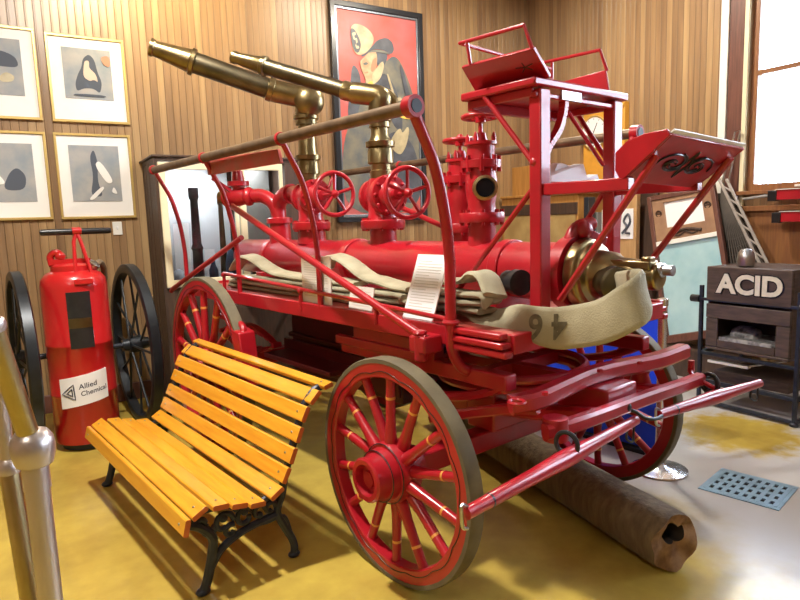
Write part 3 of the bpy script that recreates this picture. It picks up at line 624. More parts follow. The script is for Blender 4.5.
# water cannons
def hand_wheel(c, axis, Rr, r, n, parent, stem=None, name='hand_wheel'):
    m = MB(); axis = V(axis).normalized(); s_, t_ = frame_for(axis); c = V(c)
    m.torus(c, axis, Rr - r, r, 36, 10)
    m.lathe([(.012, -.03), (.026, -.028), (.03, 0), (.026, .015), (.012, .035), (.008, .036)], c, axis, 14)
    for k in range(n):
        a = 2 * PI * k / n + .35; e = s_ * math.cos(a) + t_ * math.sin(a); m.tube([c + e * .02, c + e * (Rr - r)], r * .75, 8)
    if stem: m.tube([c - axis * stem, c], .011, 8)
    return m.build(name, 'red', parent)
def cannon(v0, tip, elb_z, k, tube_r, wheel_c, tilt, col_z):
    # riser, flange and valve body
    b = MB(); x = CU
    b.lathe([(.085 * k, 0), (.082 * k, .10)], (x, v0, 1.43), (0, 0, 1), 28)
    b.lathe([(.133, 0), (.138, .008), (.138, .05), (.133, .055)], (x, v0, 1.53), (0, 0, 1), 28)
    b.lathe([(.10, 0), (.088, .03), (.09, .10), (.10, .16), (.09, .2), (.075, .25)], (x, v0, 1.585), (0, 0, 1), 28)
    ax = (V(wheel_c) - V((x, v0, wheel_c[2]))).normalized()
    cc = V((x, v0, wheel_c[2]))
    b.lathe([(.07, -.13), (.105, -.12), (.105, -.085), (.085, -.08), (.095, 0), (.085, .05), (.118, .055), (.12, .075), (.12, .085), (.12, .11), (.118, .115), (.08, .12), (.06, .16), (.035, .18), (.035, .22), (.02, .225)], cc, ax, 28)
    s_, t_ = frame_for(ax)
    for q in range(10):
        a = 2 * PI * q / 10; b.sphere(cc + ax * .118 + (s_ * math.cos(a) + t_ * math.sin(a)) * .104, .012, seg=8)
    for q in range(8):
        a = 2 * PI * q / 8; b.lathe([(.014, -.012), (.014, .068)], (x + math.cos(a) * .118, v0 + math.sin(a) * .118, 1.53), (0, 0, 1), 6)
    body = b.build('cannon_valve', 'red', wag)
    hand_wheel(wheel_c, ax, .155, .015, 5, body, stem=(V(wheel_c) - cc).length - .18)
    # brass column
    c = MB(); e0 = V((x, v0, elb_z)); tip = V(tip); d = (tip - e0).normalized()
    c.lathe([(.07, 0), (.07, .06), (.062, .065), (.062, .10), (.08, .105), (.078, .19), (.072, .20), (.088, .205), (.09, .235), (.07, .24), (.055 * k, .27), (.050 * k, elb_z - col_z - .12)], (x, v0, col_z), (0, 0, 1), 28)
    c.lathe([(.062 * k, 0), (.075 * k, .008), (.075 * k, .03), (.062 * k, .04)], (x, v0, elb_z - .13), (0, 0, 1), 24)
    st = e0 + d * (.17 * k)
    c.tube([V((x, v0, elb_z - .16)), V((x, v0, elb_z - .05)), e0 + V((0, 0, .02)) - d * .015, e0 + d * .06 + V((0, 0, .018)), st], .064 * k, 20, smooth=6)
    hd = V((d.x, d.y, 0)).normalized(); sd = V((-hd.y, hd.x, 0)); sd = sd if sd.x * .74 - sd.y * .67 > 0 else -sd
    c.lathe([(.03, -.02), (.082 * k, 0), (.088 * k, .03), (.075 * k, .06), (.04 * k, .085), (.005, .09)], e0 + sd * .035 - d * .02, sd, 28)
    c.bar(e0 + V((0, 0, -.11)) + sd * .05, e0 + V((0, 0, -.12)) + sd * .14, .02, .015)
    can = c.build('cannon_column', 'brass', wag)
    L = (tip - st).length; n0 = L - .24 * k
    MB().lathe([(tube_r * 1.12, 0), (tube_r * 1.12, .035), (tube_r * 1.2, .04), (tube_r * 1.2, .075), (tube_r, .08)], st - d * .01, d, 24).build('tube_collar', 'brass', can)
    MB().lathe([(tube_r, 0), (tube_r, n0 - .06)], st + d * .06, d, 24).build('barrel_tube', 'old_brass', can)
    MB().lathe([(tube_r * 1.05, 0), (tube_r * 1.28, .006), (tube_r * 1.28, .03), (tube_r * 1.1, .036), (tube_r * 1.05, .06), (tube_r * .72, .24 * k - .03), (tube_r * .82, .24 * k - .022), (tube_r * .82, .24 * k), (tube_r * .6, .24 * k), (tube_r * .55, .24 * k - .08), (.001, .24 * k - .08)], st + d * n0, d, 24, caps=False).build('nozzle_tip', 'brass', can)
cannon(1.02, P(233, 57, u=.25), 2.30, 1.0, .049, (.755, .70, 1.733), 0, 1.82)
cannon(1.86, P(150, 47, u=-.1), 2.43, 1.2, .070, (.765, 1.46, 1.765), 0, 1.82)
# two gate valves with flat hand wheels
def gate_valve(u, v, zb_, ztop, outlet):
    b = MB(); h = ztop - zb_
    b.lathe([(.075, -.1), (.072, .08)], (u, v, zb_), (0, 0, 1), 24)
    b.lathe([(.115, 0), (.118, .006), (.118, .045), (.115, .05)], (u, v, zb_ + .08), (0, 0, 1), 24)
    z1 = zb_ + .13
    b.lathe([(.076, 0), (.070, .04), (.080, .10), (.082, .16), (.074, .22), (.10, .225), (.102, .262), (.074, .267), (.07, .30), (.072, .335), (.084, .34), (.084, .355), (.035, .36), (.026, .40)], (u, v, z1), (0, 0, 1), 24)
    for k in range(8):
        a = 2 * PI * k / 8
        b.lathe([(.012, 0), (.012, .08)], (u + math.cos(a) * .092, v + math.sin(a) * .092, z1 + .205), (0, 0, 1), 6)
        b.lathe([(.012, 0), (.012, .08)], (u + math.cos(a) * .104, v + math.sin(a) * .104, zb_ + .065), (0, 0, 1), 6)
    for k in range(4):
        a = 2 * PI * k / 4 + .4; b.lathe([(.009, 0), (.012, .035), (.004, .06)], (u + math.cos(a) * .070, v + math.sin(a) * .070, z1 + .34), (0, 0, 1), 8)
    if outlet: b.lathe([(.055, 0), (.055, .1)], (u, v, z1 + .12), (-.62, -.78, 0), 20)
    g = b.build('gate_valve', 'red', wag)
    hand_wheel((u, v, ztop), (0, 0, 1), .10, .0125, 5, g, stem=.13)
    if outlet: MB().lathe([(.05, 0), (.062, .0), (.062, .035), (.048, .038), (.044, .0), (.043, -.03)], V((u, v, z1 + .12)) + V((-.62, -.78, 0)) * .10, (-.62, -.78, 0), 24, caps=False).build('outlet_ring', 'pale_brass', g)
    if outlet: MB().lathe([(.046, 0), (.046, .004)], V((u, v, z1 + .12)) + V((-.62, -.78, 0)) * .11, (-.62, -.78, 0), 20).build('outlet_bore', 'dark_hole', g)
gate_valve(.82, .19, 1.475, 2.085, True)
gate_valve(.95, .465, 1.42, 2.005, False)
# rear manifold
m = MB().lathe([(.085, 0), (.08, .16), (.10, .165), (.10, .20), (.075, .21)], (CU, 2.33, 1.42), (0, 0, 1), 24)
m.tube([(CU, 2.33, 1.60), (CU, 2.33, 1.72), (CU, 2.22, 1.80), (CU, 2.02, 1.80)], .058, 16, smooth=5)
m.tube([(CU, 2.33, 1.62), (CU - .02, 2.36, 1.73), (CU - .07, 2.46, 1.80), (CU - .16, 2.56, 1.80)], .055, 16, smooth=5)
m.lathe([(.075, 0), (.075, .03)], (CU, 2.12, 1.80), (0, 1, 0), 20)
part(m, 'rear_manifold', 'red')
vc = V((.62, 2.60, 1.80))
m = MB().lathe([(.06, -.12), (.075, -.10), (.075, -.08), (.06, -.06), (.075, 0), (.06, .08), (.072, .10), (.072, .12)], vc, (-.55, .83, 0), 20)
m.lathe([(.05, 0), (.05, .08), (.085, .085), (.085, .12), (.05, .125), (.04, .2), (.02, .21), (.012, .28)], vc, (0, 0, 1), 20)
sv = part(m, 'side_valve', 'red')
MB().lathe([(.05, .12), (.052, .12), (.05, .17), (.035, .17)], vc, (-.55, .83, 0), 20).build('valve_outlet', 'brass', sv)
hand_wheel(vc + V((0, 0, .28)), (0, 0, 1), .08, .01, 5, sv)

# driver's seat frame
PV = -.39; PU = (.55, 1.09)
for u in PU: part(MB().bb((u - .034, PV - .03, 1.125), (u + .034, PV + .03, 2.09)), 'seat_post', 'red', bevel=.006)
seat = part(MB().bb((.475, PV - .035, 2.095), (1.165, PV + .38, 2.13)), 'seat_platform', 'red', bevel=.008)
MB().bb((.50, PV - .02, 2.055), (1.14, PV + .01, 2.075)).bb((.50, PV + .33, 2.05), (1.14, PV + .36, 2.095)).bb((.50, PV, 2.06), (.525, PV + .35, 2.095)).bb((1.115, PV, 2.06), (1.14, PV + .35, 2.095)).build('seat_frame', 'red', seat, .004)
MB().bb((.66, PV - .03, 2.055), (.80, PV - .02, 2.095)).build('seat_plate', 'steel', seat, .002)
for sgn in (0, 1):
    if not sgn: q = [V(a) for a in ((.55, -.44, 2.125), (.55, -.045, 2.125), (.42, -.075, 2.222), (.42, -.46, 2.215))]; rl = [(.42, -.455, 2.215), (.40, -.433, 2.304), (.40, -.09, 2.316), (1.06, -.06, 2.30)]; st_ = [(.42, -.13, 2.22), (.40, -.13, 2.314)]
    else: q = [V((1.12, -.36, 2.125)), V((1.12, -.02, 2.125)), P(556, 84, u=1.12), P(607, 70, u=1.12)]; rl = [P(607, 71, u=1.12), P(600, 50, u=1.10), P(546, 62, u=1.10), P(520, 67, u=1.10)]; st_ = [P(552, 84, u=1.12), P(552, 61, u=1.10)]
    n = V((.012 if not sgn else -.012, 0, .012 if not sgn else 0))
    pan = MB().hexa([q[0], q[1], q[2], q[3]] + [a + n for a in q]).build('seat_side', 'red', seat, .003)
    MB().tube(rl, .0085, 8).tube(st_, .0075, 8).build('seat_rail', 'red', seat)
    if not sgn:
        m = MB()
        for k in range(5):
            a = 2 * PI * k / 5 + .3; b0 = V((.485, PV + .02, 2.172)); m.tube([b0 + V((-.002, 0, 0)), b0 + V((-.016 * math.sin(a) * 1.3 - .002, .045 * math.cos(a), .016 * math.sin(a)))], .0035, 5)
        m.build('painted_flourish', 'maroon', pan)
MB().hexa([(.56, PV + .31, 2.13), (1.11, PV + .31, 2.13), (1.11, PV + .33, 2.13), (.56, PV + .33, 2.13), (.56, PV + .33, 2.19), (1.11, PV + .33, 2.19), (1.11, PV + .35, 2.19), (.56, PV + .35, 2.19)]).build('seat_back', 'red', seat, .003)
part(MB().bb((.585, PV - .02, 1.675), (1.055, PV + .02, 1.72)), 'step_beam', 'red', bevel=.004)
part(MB().bb((.61, PV + .02, 1.70), (1.03, PV + .10, 1.715)), 'step_shelf', 'red', bevel=.003)
m = MB()
for k in range(6): m.bb((.70 + k * .035, PV - .0225, 1.695), (.722 + k * .035, PV - .0195, 1.706))
part(m, 'beam_mark', 'maroon')
for u in PU: part(MB().bb((u - .022, -.80, 1.662), (u + .022, PV - .03, 1.71)), 'foot_arm', 'red', bevel=.004)
# footboard
a0, a1, a2, a3 = V((.545, -.77, 1.695)), V((1.10, -.77, 1.675)), V((1.045, -.985, 1.812)), V((.48, -.985, 1.832))
nn = (a1 - a0).cross(a3 - a0).normalized(); nn = nn if nn.y > 0 else -nn
fb = part(MB().hexa([a0, a1, a2, a3] + [p + nn * .02 for p in (a0, a1, a2, a3)]), 'foot_board', 'red', bevel=.004)
for (p, q, sx) in ((a0, a3, -1), (a1, a2, 1)):
    dd = q - p; pr = [(0, 0), (.0, .05), (.15, .10), (.4, .10), (.7, .07), (1, .025), (1, 0)]
    MB().prism([p + dd * f + nn * h for f, h in pr], (.015 * sx, 0, 0)).build('side_lip', 'red', fb, .003)
MB().bar(a3 + nn * .012 + V((0, -.004, .002)), a2 + nn * .012 + V((0, -.004, .002)), .006, .024, (0, -.84, .54)).build('edge_trim', 'white_paint', fb)
m = MB(); ex, ey = (a1 - a0), (a3 - a0)
def fbp(p, q): return a0 + ex * p + ey * q - nn * .004
for cx_, sg in ((.33, 1), (.67, -1)):
    for k in range(3):
        pts = []
        for i in range(14):
            a = i * .45; rr = .03 + .0165 * i * (.5 + .16 * k); pts.append(fbp(cx_ + sg * (rr * math.cos(a + k * 1.9)), .5 + rr * 1.3 * math.sin(a + k * 1.9)))
        m.tube(pts, .0038, 5)
m.tube([fbp(.5, .22), fbp(.46, .5), fbp(.5, .8), fbp(.54, .5), fbp(.5, .22)], .0038, 5)
m.build('painted_scroll', 'black_paint', fb)
fz = .62
part(MB().tube([fbp(.05, fz), P(560, 300, u=.5)], .0145, 8), 'foot_brace', 'red')
part(MB().tube([fbp(.97, .8), P(650, 262, u=1.15), (1.12, -.46, 1.14)], .0145, 8), 'foot_brace', 'red')
for sgn in (0, 1):
    f = (lambda p: V(p)) if not sgn else mir
    part(MB().tube([f((.49, PV + .25, 2.10)), f((.53, PV + .02, 1.80))], .012, 8).sphere(f((.53, PV + .01, 1.80)), .022), 'platform_brace', 'red')
    part(MB().tube([f((.55, PV + .03, 1.70)), f((.44, .10, 1.14))], .0125, 8), 'rear_stay', 'red')
part(MB().tube([P(568, 112, v=PV), P(603, 165, v=PV)], .009, 8), 'cross_rod', 'red')
cpts = [P(x, y, v=PV - .005) for x, y in ((564, 96), (563, 112), (558, 130), (549, 145), (543, 158), (541, 172))]
m = MB()
for a, b in zip(smooth_path(cpts, 4), smooth_path(cpts, 4)[1:]): m.bar(a, b, .025, .035, (0, 1, 0))
part(m, 'curved_bracket', 'red')

# draught gear
def bent_beam(pts, w, h, name, m_='red', n=4):
    m = MB(); q = smooth_path(pts, n); rings = []
    up = V((0, 0, 1))
    for i in range(len(q)):
        d = (q[min(i + 1, len(q) - 1)] - q[max(i - 1, 0)]).normalized(); s_ = d.cross(up).normalized(); t_ = s_.cross(d)
        rings.append([m.v(q[i] + s_ * (w / 2 * a) + t_ * (h / 2 * b)) for a, b in ((-1, -.6), (-.6, -1), (.6, -1), (1, -.6), (1, .6), (.6, 1), (-.6, 1), (-1, .6))])
    for a, b in zip(rings, rings[1:]):
        for k in range(8): m.face((a[k], a[(k + 1) % 8], b[(k + 1) % 8], b[k]))
    m.face(rings[0][::-1]); m.face(rings[-1]); return m
sb = bent_beam([P(510, 405, z=.85), P(535, 400, z=.86), P(562, 388, z=.87), P(590, 376, z=.875), P(620, 368, z=.872), P(655, 361, z=.87), P(683, 351, z=.87)], .075, .075, 'splinter')
sb.torus(P(517, 402, z=.885), (0, 0, 1), .03, .007, 16, 6)
splint = part(sb, 'splinter_bar', 'red')
for x_, y_ in ((545, 395), (600, 372), (640, 364)):
    q = P(x_, y_, z=.905); splint_b = MB().lathe([(.014, 0), (.014, .012)], q, (0, 0, 1), 6).build('bolt', 'red', splint)
part(bent_beam([(.30, .04, .66), (.30, -.1, .71), (.32, -.4, .80), (.34, -.54, .83)], .04, .045, 'h'), 'futchell', 'red')
part(bent_beam([mir(q) for q in ((.30, .04, .66), (.30, -.1, .71), (.32, -.4, .80), (.34, -.54, .83))], .04, .045, 'h'), 'futchell', 'red')
for u in (.62, .98): part(bent_beam([(u, .35, .62), (u, -.3, .70), (u, -.62, .75)], .06, .07, 'h'), 'pole_hound', 'red')
part(MB().bb((.70, -.62, .72), (.94, -.36, .84)).bb((.76, -.52, .80), (.90, -.40, .88)), 'pole_socket', 'red', bevel=.012)
for q in (P(640, 388, z=.72), P(612, 398, z=.70)): part(MB().lathe([(.05, 0), (.055, .02), (.04, .07), (.055, .11), (.05, .13)], q, (0, 0, 1), 14), 'socket_bolt', 'red')
DT0, DT1 = P(545, 432, z=.755), P(700, 379, z=.76)
dt = part(bent_beam([DT0, P(565, 427, z=.76), P(600, 415, z=.765), P(640, 400, z=.765), P(675, 388, z=.765), DT1], .055, .06, 'd').lathe([(.05, -.045), (.055, 0), (.05, .045)], DT0 + (DT1 - DT0).normalized() * .06, (0, 0, 1), 14), 'double_tree', 'red')
def single_tree(px0, px1, z, ring):
    a, b = P(*px0, z=z), P(*px1, z=z); d = (b - a); L = d.length; d.normalize()
    m = MB().lathe([(.008, 0), (.021, .004), (.022, .10), (.024, .12), (.026, .3 * L), (.034, .48 * L), (.034, .52 * L), (.026, .7 * L), (.024, L - .12), (.022, L - .10), (.021, L - .004), (.008, L)], a, d, 18)
    m.mi = 1; m.lathe([(.0235, 0), (.0235, .02)], a + d * .125, d, 18)
    m.mi = 2; m.lathe([(.0245, 0), (.0245, .008)], a + d * .115, d, 18)
    o_ = part(m, 'single_tree', ['red', 'gold_paint', 'black_paint'])
    MB().tube([a + d * .01 + V((0, 0, .02)), a + V((0, 0, .03)) - d * .015, a + V((0, 0, -.035)) - d * .012, a + V((0, 0, -.05)) + d * .01], .006, 8, smooth=4).build('trace_hook', 'steel', o_)
    MB().tube([b - d * .02 + V((0, 0, -.01)), b - d * .02 + V((.0, 0, -.05)), b - d * .05 + V((0, -.01, -.08)), b - d * .085 + V((0, 0, -.06)), b - d * .08 + V((0, 0, -.02))], .005, 8, smooth=4).build('trace_hook', 'dark_iron', o_)
    r = P(*ring, z=z + .035); cn = (a + b) / 2
    m = MB().torus(cn + (r - cn) * .5 + V((0, 0, .02)), d, .045, .009, 24, 8)
    m.build('clevis', 'dark_iron', o_)
    return a, b
single_tree((465, 514), (636, 420), .70, (568, 440))
single_tree((658, 415), (760, 383), .70, (707, 378))
m = MB().tube([P(626, 409, z=.755), P(636, 412, z=.74), P(645, 418, z=.72), P(655, 419, z=.71), P(662, 416, z=.71)], .008, 8, smooth=4).sphere(P(627, 407, z=.765), .02)
part(m, 'chain_hook', 'dark_iron')
m = MB().tube([P(691, 363, z=.80), P(691, 374, z=.77), P(705, 383, z=.75), P(714, 388, z=.735)], .011, 8)
m.lathe([(.016, 0), (.016, .06)], P(691, 372, z=.77), (0, 0, 1), 10)
part(m, 'stop_iron', 'red')
q = P(710, 382, z=.75); part(MB().torus(q, (1, -.3, 0), .04, .011, 20, 8).torus(q + V((0, 0, -.07)), (.3, 1, 0), .03, .008, 20, 8), 'chain_ring', 'dark_iron')

# ------------------------------------------------------------------ things lying on the wagon
def wthing(name, label, cat, base, group=None): return thing(name, label, cat, w2r(base), WA, group)
def wone(mb, name, m, label, cat, base, group=None, bevel=0.0):
    return tag(mb.build(name, m, None, bevel, loc=w2r(base), rz=WA), label, cat, group)
# hose with the number
base = V((.45, -.1, 1.13)); UH = .37
pts = [V((.52, .30, 1.150)), V((.50, .08, 1.155)), V((.48, -.09, 1.155)), V((UH + .05, -.235, 1.150)), P(524, 322, u=UH), P(545, 327, u=UH), P(563, 328, u=UH), P(600, 322, u=UH), P(626, 309, u=UH + .01), P(640, 299, u=UH + .05), P(645, 291, u=UH + .11), P(640, 286, u=UH + .17), HC + HD * .01]
wv = [V(a) for a in ((1, 0, 0), (1, 0, .05), (1, 0, .12), (.85, 0, .42), (.15, 0, 1), (.05, 0, 1), (.05, 0, 1), (.06, .05, 1), (.08, .15, 1), (.08, .25, 1), (.05, .3, 1), (0, .25, 1), (0, .2, 1))]
ws = [.15, .15, .15, .145, .14, .158, .162, .158, .158, .155, .15, .13, .10]
hose = thing('fire_hose', 'canvas fire hose marked 46 looping from the brass intake over the deck end', 'hose', w2r(base), WA, 'canvas hoses on the wagon')
hb = MB(base).ribbon(pts, wv, ws, .022).build('hose_jacket', 'hose', hose)
bm_ = MB().ribbon(pts, wv, ws, .022).bm; tree = BVHTree.FromBMesh(bm_); bm_.free()
m = MB(base)
def on_hose(p):           # stencil: upside-down digits facing the near side
    e = (P(590, 324, u=UH) - P(530, 324, u=UH)).normalized()
    q = P(549, 325, u=UH) - e * p.x + V((0, 0, -1)) * p.y
    h = tree.ray_cast(q + V((-.3, 0, 0)), V((1, 0, 0)), .6)
    return (h[0] if h[0] else q) + V((-.0025, 0, 0))
def dense(vf, n=2):
    bm = bmesh.new(); vs = [bm.verts.new(p) for p in vf[0]]
    for f in vf[1]:
        try: bm.faces.new([vs[i] for i in f])
        except ValueError: pass
    bmesh.ops.triangulate(bm, faces=bm.faces[:]); bmesh.ops.subdivide_edges(bm, edges=bm.edges[:], cuts=n, use_grid_fill=True)
    bm.verts.index_update(); r = ([v.co.copy() for v in bm.verts], [[v.index for v in f.verts] for f in bm.faces]); bm.free(); return r
add_glyphs(m, dense(glyphs('4 6', .138, .003)), on_hose); m.build('stencil_number', 'hose_mark', hose)
def serp(name, label, u, va, vb, z0, n, dz, w=.115, t=.026, lift=None):
    pts = []; wv = []
    for k in range(n):
        z = z0 + dz * k; a, b = (va, vb) if k % 2 == 0 else (vb, va); sg = 1 if b > a else -1
        for f in (0, .33, .66, 1):
            zz_ = z + (lift(k, a + (b - a) * f) if lift else 0) + .003 * math.sin(7 * f + k)
            pts.append(V((u + .012 * math.sin(3 * k + 4 * f), a + (b - a) * f, zz_))); wv.append(V((1, 0, .0)))
        if k < n - 1:
            pts.append(V((u, b + sg * .022, z + dz / 2 + (lift(k, b) if lift else 0)))); wv.append(V((1, 0, 0)))
    return tag(MB(base_ := V((u, (va + vb) / 2, 1.13))).ribbon(pts, wv, w, t, 4).build(name, 'hose', None, loc=w2r(base_), rz=WA), label, 'hose', 'canvas hoses on the wagon')
serp('fire_hose', 'flat canvas hose folded in layers behind the tall white card', .41, .35, 2.25, 1.140, 3, .032)
wv1 = [V((1, 0, .1))] * 8
b1 = V((.52, 1.9, 1.13))
wone(MB(b1).ribbon([(.53, 2.55, 1.24), (.52, 2.45, 1.30), (.50, 2.30, 1.345), (.48, 2.10, 1.335), (.47, 1.85, 1.27), (.45, 1.6, 1.245), (.44, 1.1, 1.24), (.44, .75, 1.237)], wv1, .12, .028), 'fire_hose', 'hose', 'canvas hose humped up over the folds at the rear of the deck', 'hose', b1, 'canvas hoses on the wagon')
b1 = V((.5, .6, 1.13))
wone(MB(b1).ribbon([(.52, 1.22, 1.30), (.52, 1.18, 1.355), (.51, 1.10, 1.375), (.50, .95, 1.35), (.47, .72, 1.275), (.455, .58, 1.262), (.44, .42, 1.245), (.44, .30, 1.240)], wv1, .12, .028), 'fire_hose', 'hose', 'canvas hose rising in a hump below the second hand wheel', 'hose', b1, 'canvas hoses on the wagon')
serp('fire_hose', 'short doubled canvas hose beside the front rail post', .405, -.22, .20, 1.178, 3, .034, .12)
b1 = V((.5, -.1, 1.13))
wone(MB(b1).ribbon([(.50, .22, 1.29), (.48, .10, 1.285), (.46, -.05, 1.30), (.44, -.13, 1.335), (.43, -.20, 1.32), (.40, -.27, 1.25)], [V((1, 0, 0))] * 6, .13, .028), 'fire_hose', 'hose', 'canvas hose end peaked over the doubled hose at the deck front', 'hose', b1, 'canvas hoses on the wagon')
q = P(515, 282, u=.58)
wone(MB(q).lathe([(.05, -.06), (.05, .0), (.058, .005), (.058, .05), (.045, .055)], q, (-.3, -.9, 0), 20), 'hose_coupling', 'dark_iron', 'black hose coupling tucked under the red water main', 'coupling', q)
# cards
def card(label, bl, br, th, lean, mt, lines):
    bl, br = V(bl), V(br); e = (br - bl); up = V((lean, 0, th)); n = e.cross(up).normalized(); n = n if n.x < 0 else -n
    b_ = (bl + br) / 2
    t = wthing('sign_card', label, 'sign', b_, 'white cards on the wagon')
    MB(b_).hexa([bl, br, br + up, bl + up] + [p - n * .006 for p in (bl, br, br + up, bl + up)]).build('card', mt, t)
    if lines:
        m = MB(b_)
        for k in range(lines):
            f = .9 - .8 * k / lines; x1 = .9 if (k * 7) % 5 else .55
            a = bl + up * f + n * .0008; m.prism([a + e * .1, a + e * x1, a + e * x1 - up * .012, a + e * .1 - up * .012], n * .0006)
        m.build('text_line', 'grey_ink', t)
card('white text card standing behind the long brace on the deck edge', (.224, 1.025, 1.141), (.224, .728, 1.141), .26, .004, 'paper', 16)
card('bright white text card tilted beside the front rail post', (.224, .137, 1.141), (.224, -.064, 1.141), .28, .105, 'white_paper', 18)
card('small greyish card lying between the two larger white cards', (.224, .57, 1.141), (.224, .374, 1.141), .115, .02, 'paper', 8)
# papers on the shelf of the seat frame
for k, (pix, v, lab) in enumerate((([(549, 181), (562, 160), (567, 159), (588, 168), (588, 181)], -.29, 'crumpled white paper with a raised corner on the seat step'),
                                  ([(551, 181), (553, 173), (588, 161), (589, 180)], -.35, 'white paper wedge in front on the seat step'),
                                  ([(588, 180), (588, 173), (600, 169), (601, 178)], -.29, 'small white paper beside the far seat post'))):
    poly = [P(x, y, v=v) for x, y in pix]; zmin = min(p.z for p in poly); lo = V((sum(p.x for p in poly) / len(poly), v, 1.716))
    poly = [p + V((0, (p.z - zmin) * .25, 1.716 - zmin)) for p in poly]
    wone(MB(lo).prism(poly, (0, .05, .004)), 'crumpled_paper', 'white_paper', lab, 'paper', lo, 'papers on the seat step')

# ------------------------------------------------------------------ bench
bb_ = V((-.42, 1.25, 0)); V0, V1 = .405, 2.04
bench = thing('park_bench', 'yellow slatted bench with black cast iron legs before the wagon', 'bench', w2r(bb_), WA)
sl = [(-.735, .375, 82), (-.676, .420, 28), (-.585, .418, -6), (-.500, .395, -10), (-.415, .372, -6), (-.318, .392, 30), (-.266, .462, 62), (-.226, .545, 66), (-.186, .635, 66), (-.150, .725, 62), (-.092, .793, 42), (-.018, .835, 14)]
for i, (u, z, ang) in enumerate(sl):
    z -= .024; u -= .004
    a = math.radians(ang); wd = .074 if i < 11 else .05
    # slat cross-section with rounded edges, its face turned by ang about the bench's length
    e = V((math.cos(a), 0, math.sin(a))); n = V((-math.sin(a), 0, math.cos(a)))
    if i in (0,): e, n = V((-.25, 0, -.97)), V((-.97, 0, .25))
    prof = [(-.5, -.4), (-.5, .3), (-.42, .5), (.42, .5), (.5, .3), (.5, -.4), (.42, -.5), (-.42, -.5)]
    m = MB(bb_); c = V((u, 0, z)); ra = [m.v(c + e * (wd * p) + n * (.024 * q) + V((0, V0, 0))) for p, q in prof]; rb = [m.v(c + e * (wd * p) + n * (.024 * q) + V((0, V1, 0))) for p, q in prof]
    for k in range(8): m.face((ra[k], ra[(k + 1) % 8], rb[(k + 1) % 8], rb[k]))
    m.mi = 1; m.face(ra[::-1]); m.face(rb)
    for vv in (V0 + .06, V1 - .06):
        m.mi = 2; m.lathe([(.006, 0), (.006, .003), (.003, .0045)], c + n * .0115 + V((0, vv, 0)), n, 8)
    m.build('slat', ['bench_yellow', 'bench_end', 'steel'], bench, .002)
def bench_leg(v):
    m = MB(bb_); r = .017
    def T(pts, rr=r, sm=5): m.tube([V((u, v, z if z < .1 else z - .024)) for u, z in pts], rr, 8, smooth=sm)
    T([(-.668, .022), (-.655, .05), (-.64, .12), (-.62, .20), (-.615, .27), (-.66, .33), (-.71, .36)], .022)      # front leg
    T([(-.635, .13), (-.58, .20), (-.50, .24), (-.40, .26), (-.30, .27)], .018)
    T([(-.225, .022), (-.222, .06), (-.235, .13), (-.27, .20), (-.30, .28), (-.27, .36), (-.25, .44), (-.21, .55), (-.17, .65), (-.135, .74), (-.07, .81), (.0, .83)], .019)   # back leg and upright
    T([(-.72, .35), (-.66, .395), (-.585, .395), (-.50, .372), (-.415, .350), (-.335, .365)], .014)               # seat rail
    T([(-.235, .14), (-.27, .245), (-.36, .25), (-.45, .26)], .012)
    for cx_, cz, R_, a0_, a1_ in ((-.56, .315, .05, 0, 5.2), (-.46, .31, .045, 1, 6.4), (-.62, .31, .035, 2, 7), (-.39, .31, .035, 0, 5), (-.53, .27, .03, 1, 6), (-.335, .31, .03, 0, 5.5), (-.665, .345, .025, 0, 5)):
        T([(cx_ + R_ * (1 - .08 * k) * math.cos(a0_ + (a1_ - a0_) * k / 7), cz + R_ * (1 - .08 * k) * math.sin(a0_ + (a1_ - a0_) * k / 7)) for k in range(8)], .0125, 3)
    for cx_, cz, rr in ((-.56, .315, .02), (-.46, .31, .018), (-.39, .27, .017), (-.5, .335, .014), (-.43, .345, .014)): m.sphere((cx_, v, cz), rr)
    m.sphere((-.672, v, .018), .03, (1.1, .8, .6)); m.sphere((-.225, v, .018), .028, (1.1, .8, .6))
    m.build('cast_leg', 'cast_iron', bench)
bench_leg(V0 + .06); bench_leg(V1 - .06)
MB(bb_).tube([(-.40, V0 + .06, .27), (-.40, V1 - .06, .27)], .010, 8).build('stretcher', 'cast_iron', bench)

# ------------------------------------------------------------------ hollow log
l0, ld = V((.955, -.80, .142)), V((.30, .954, 0)).normalized()
t = wthing('wooden_log', 'hollow old wooden log pipe lying on the floor under the wagon', 'log', V((l0.x, l0.y, 0)))
o = V((l0.x, l0.y, 0)); sL, tL = frame_for(ld)
def log_ring(m, h, r0, jag=0.0, rin=None):
    out = []
    for k in range(28):
        a = 2 * PI * k / 28; rr = r0 * (1 + .035 * math.sin(3 * a + 1 + h * .6) + .02 * math.sin(7 * a + h))
        out.append(m.v(l0 + ld * (h + jag * (.5 * math.sin(2 * a + .4) + .5 * math.sin(5 * a))) + (sL * math.cos(a) + tL * math.sin(a)) * rr))
    return out
m = MB(o); hs = [0, .03, .1, .3, .6, 1.0, 1.4, 1.8, 2.3]; rg = [log_ring(m, h, .134 if i else .128, .02 if i == 0 else 0) for i, h in enumerate(hs)]
for a, b in zip(rg, rg[1:]):
    for k in range(28): m.face((a[k], a[(k + 1) % 28], b[(k + 1) % 28], b[k]))
m.face(rg[-1])
inner = []
for k in range(28):
    a = 2 * PI * k / 28; rr = .052 * (1 + .25 * math.sin(2 * a + 2) + .15 * math.sin(5 * a))
    inner.append(m.v(l0 + ld * (.012 + .012 * math.sin(4 * a)) + V((0, 0, .035)) + (sL * math.cos(a) + tL * math.sin(a)) * rr))
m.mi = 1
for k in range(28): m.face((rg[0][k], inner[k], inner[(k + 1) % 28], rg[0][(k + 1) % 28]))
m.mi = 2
dp = [m.v(v_.co + o + ld * .5) for v_ in inner]
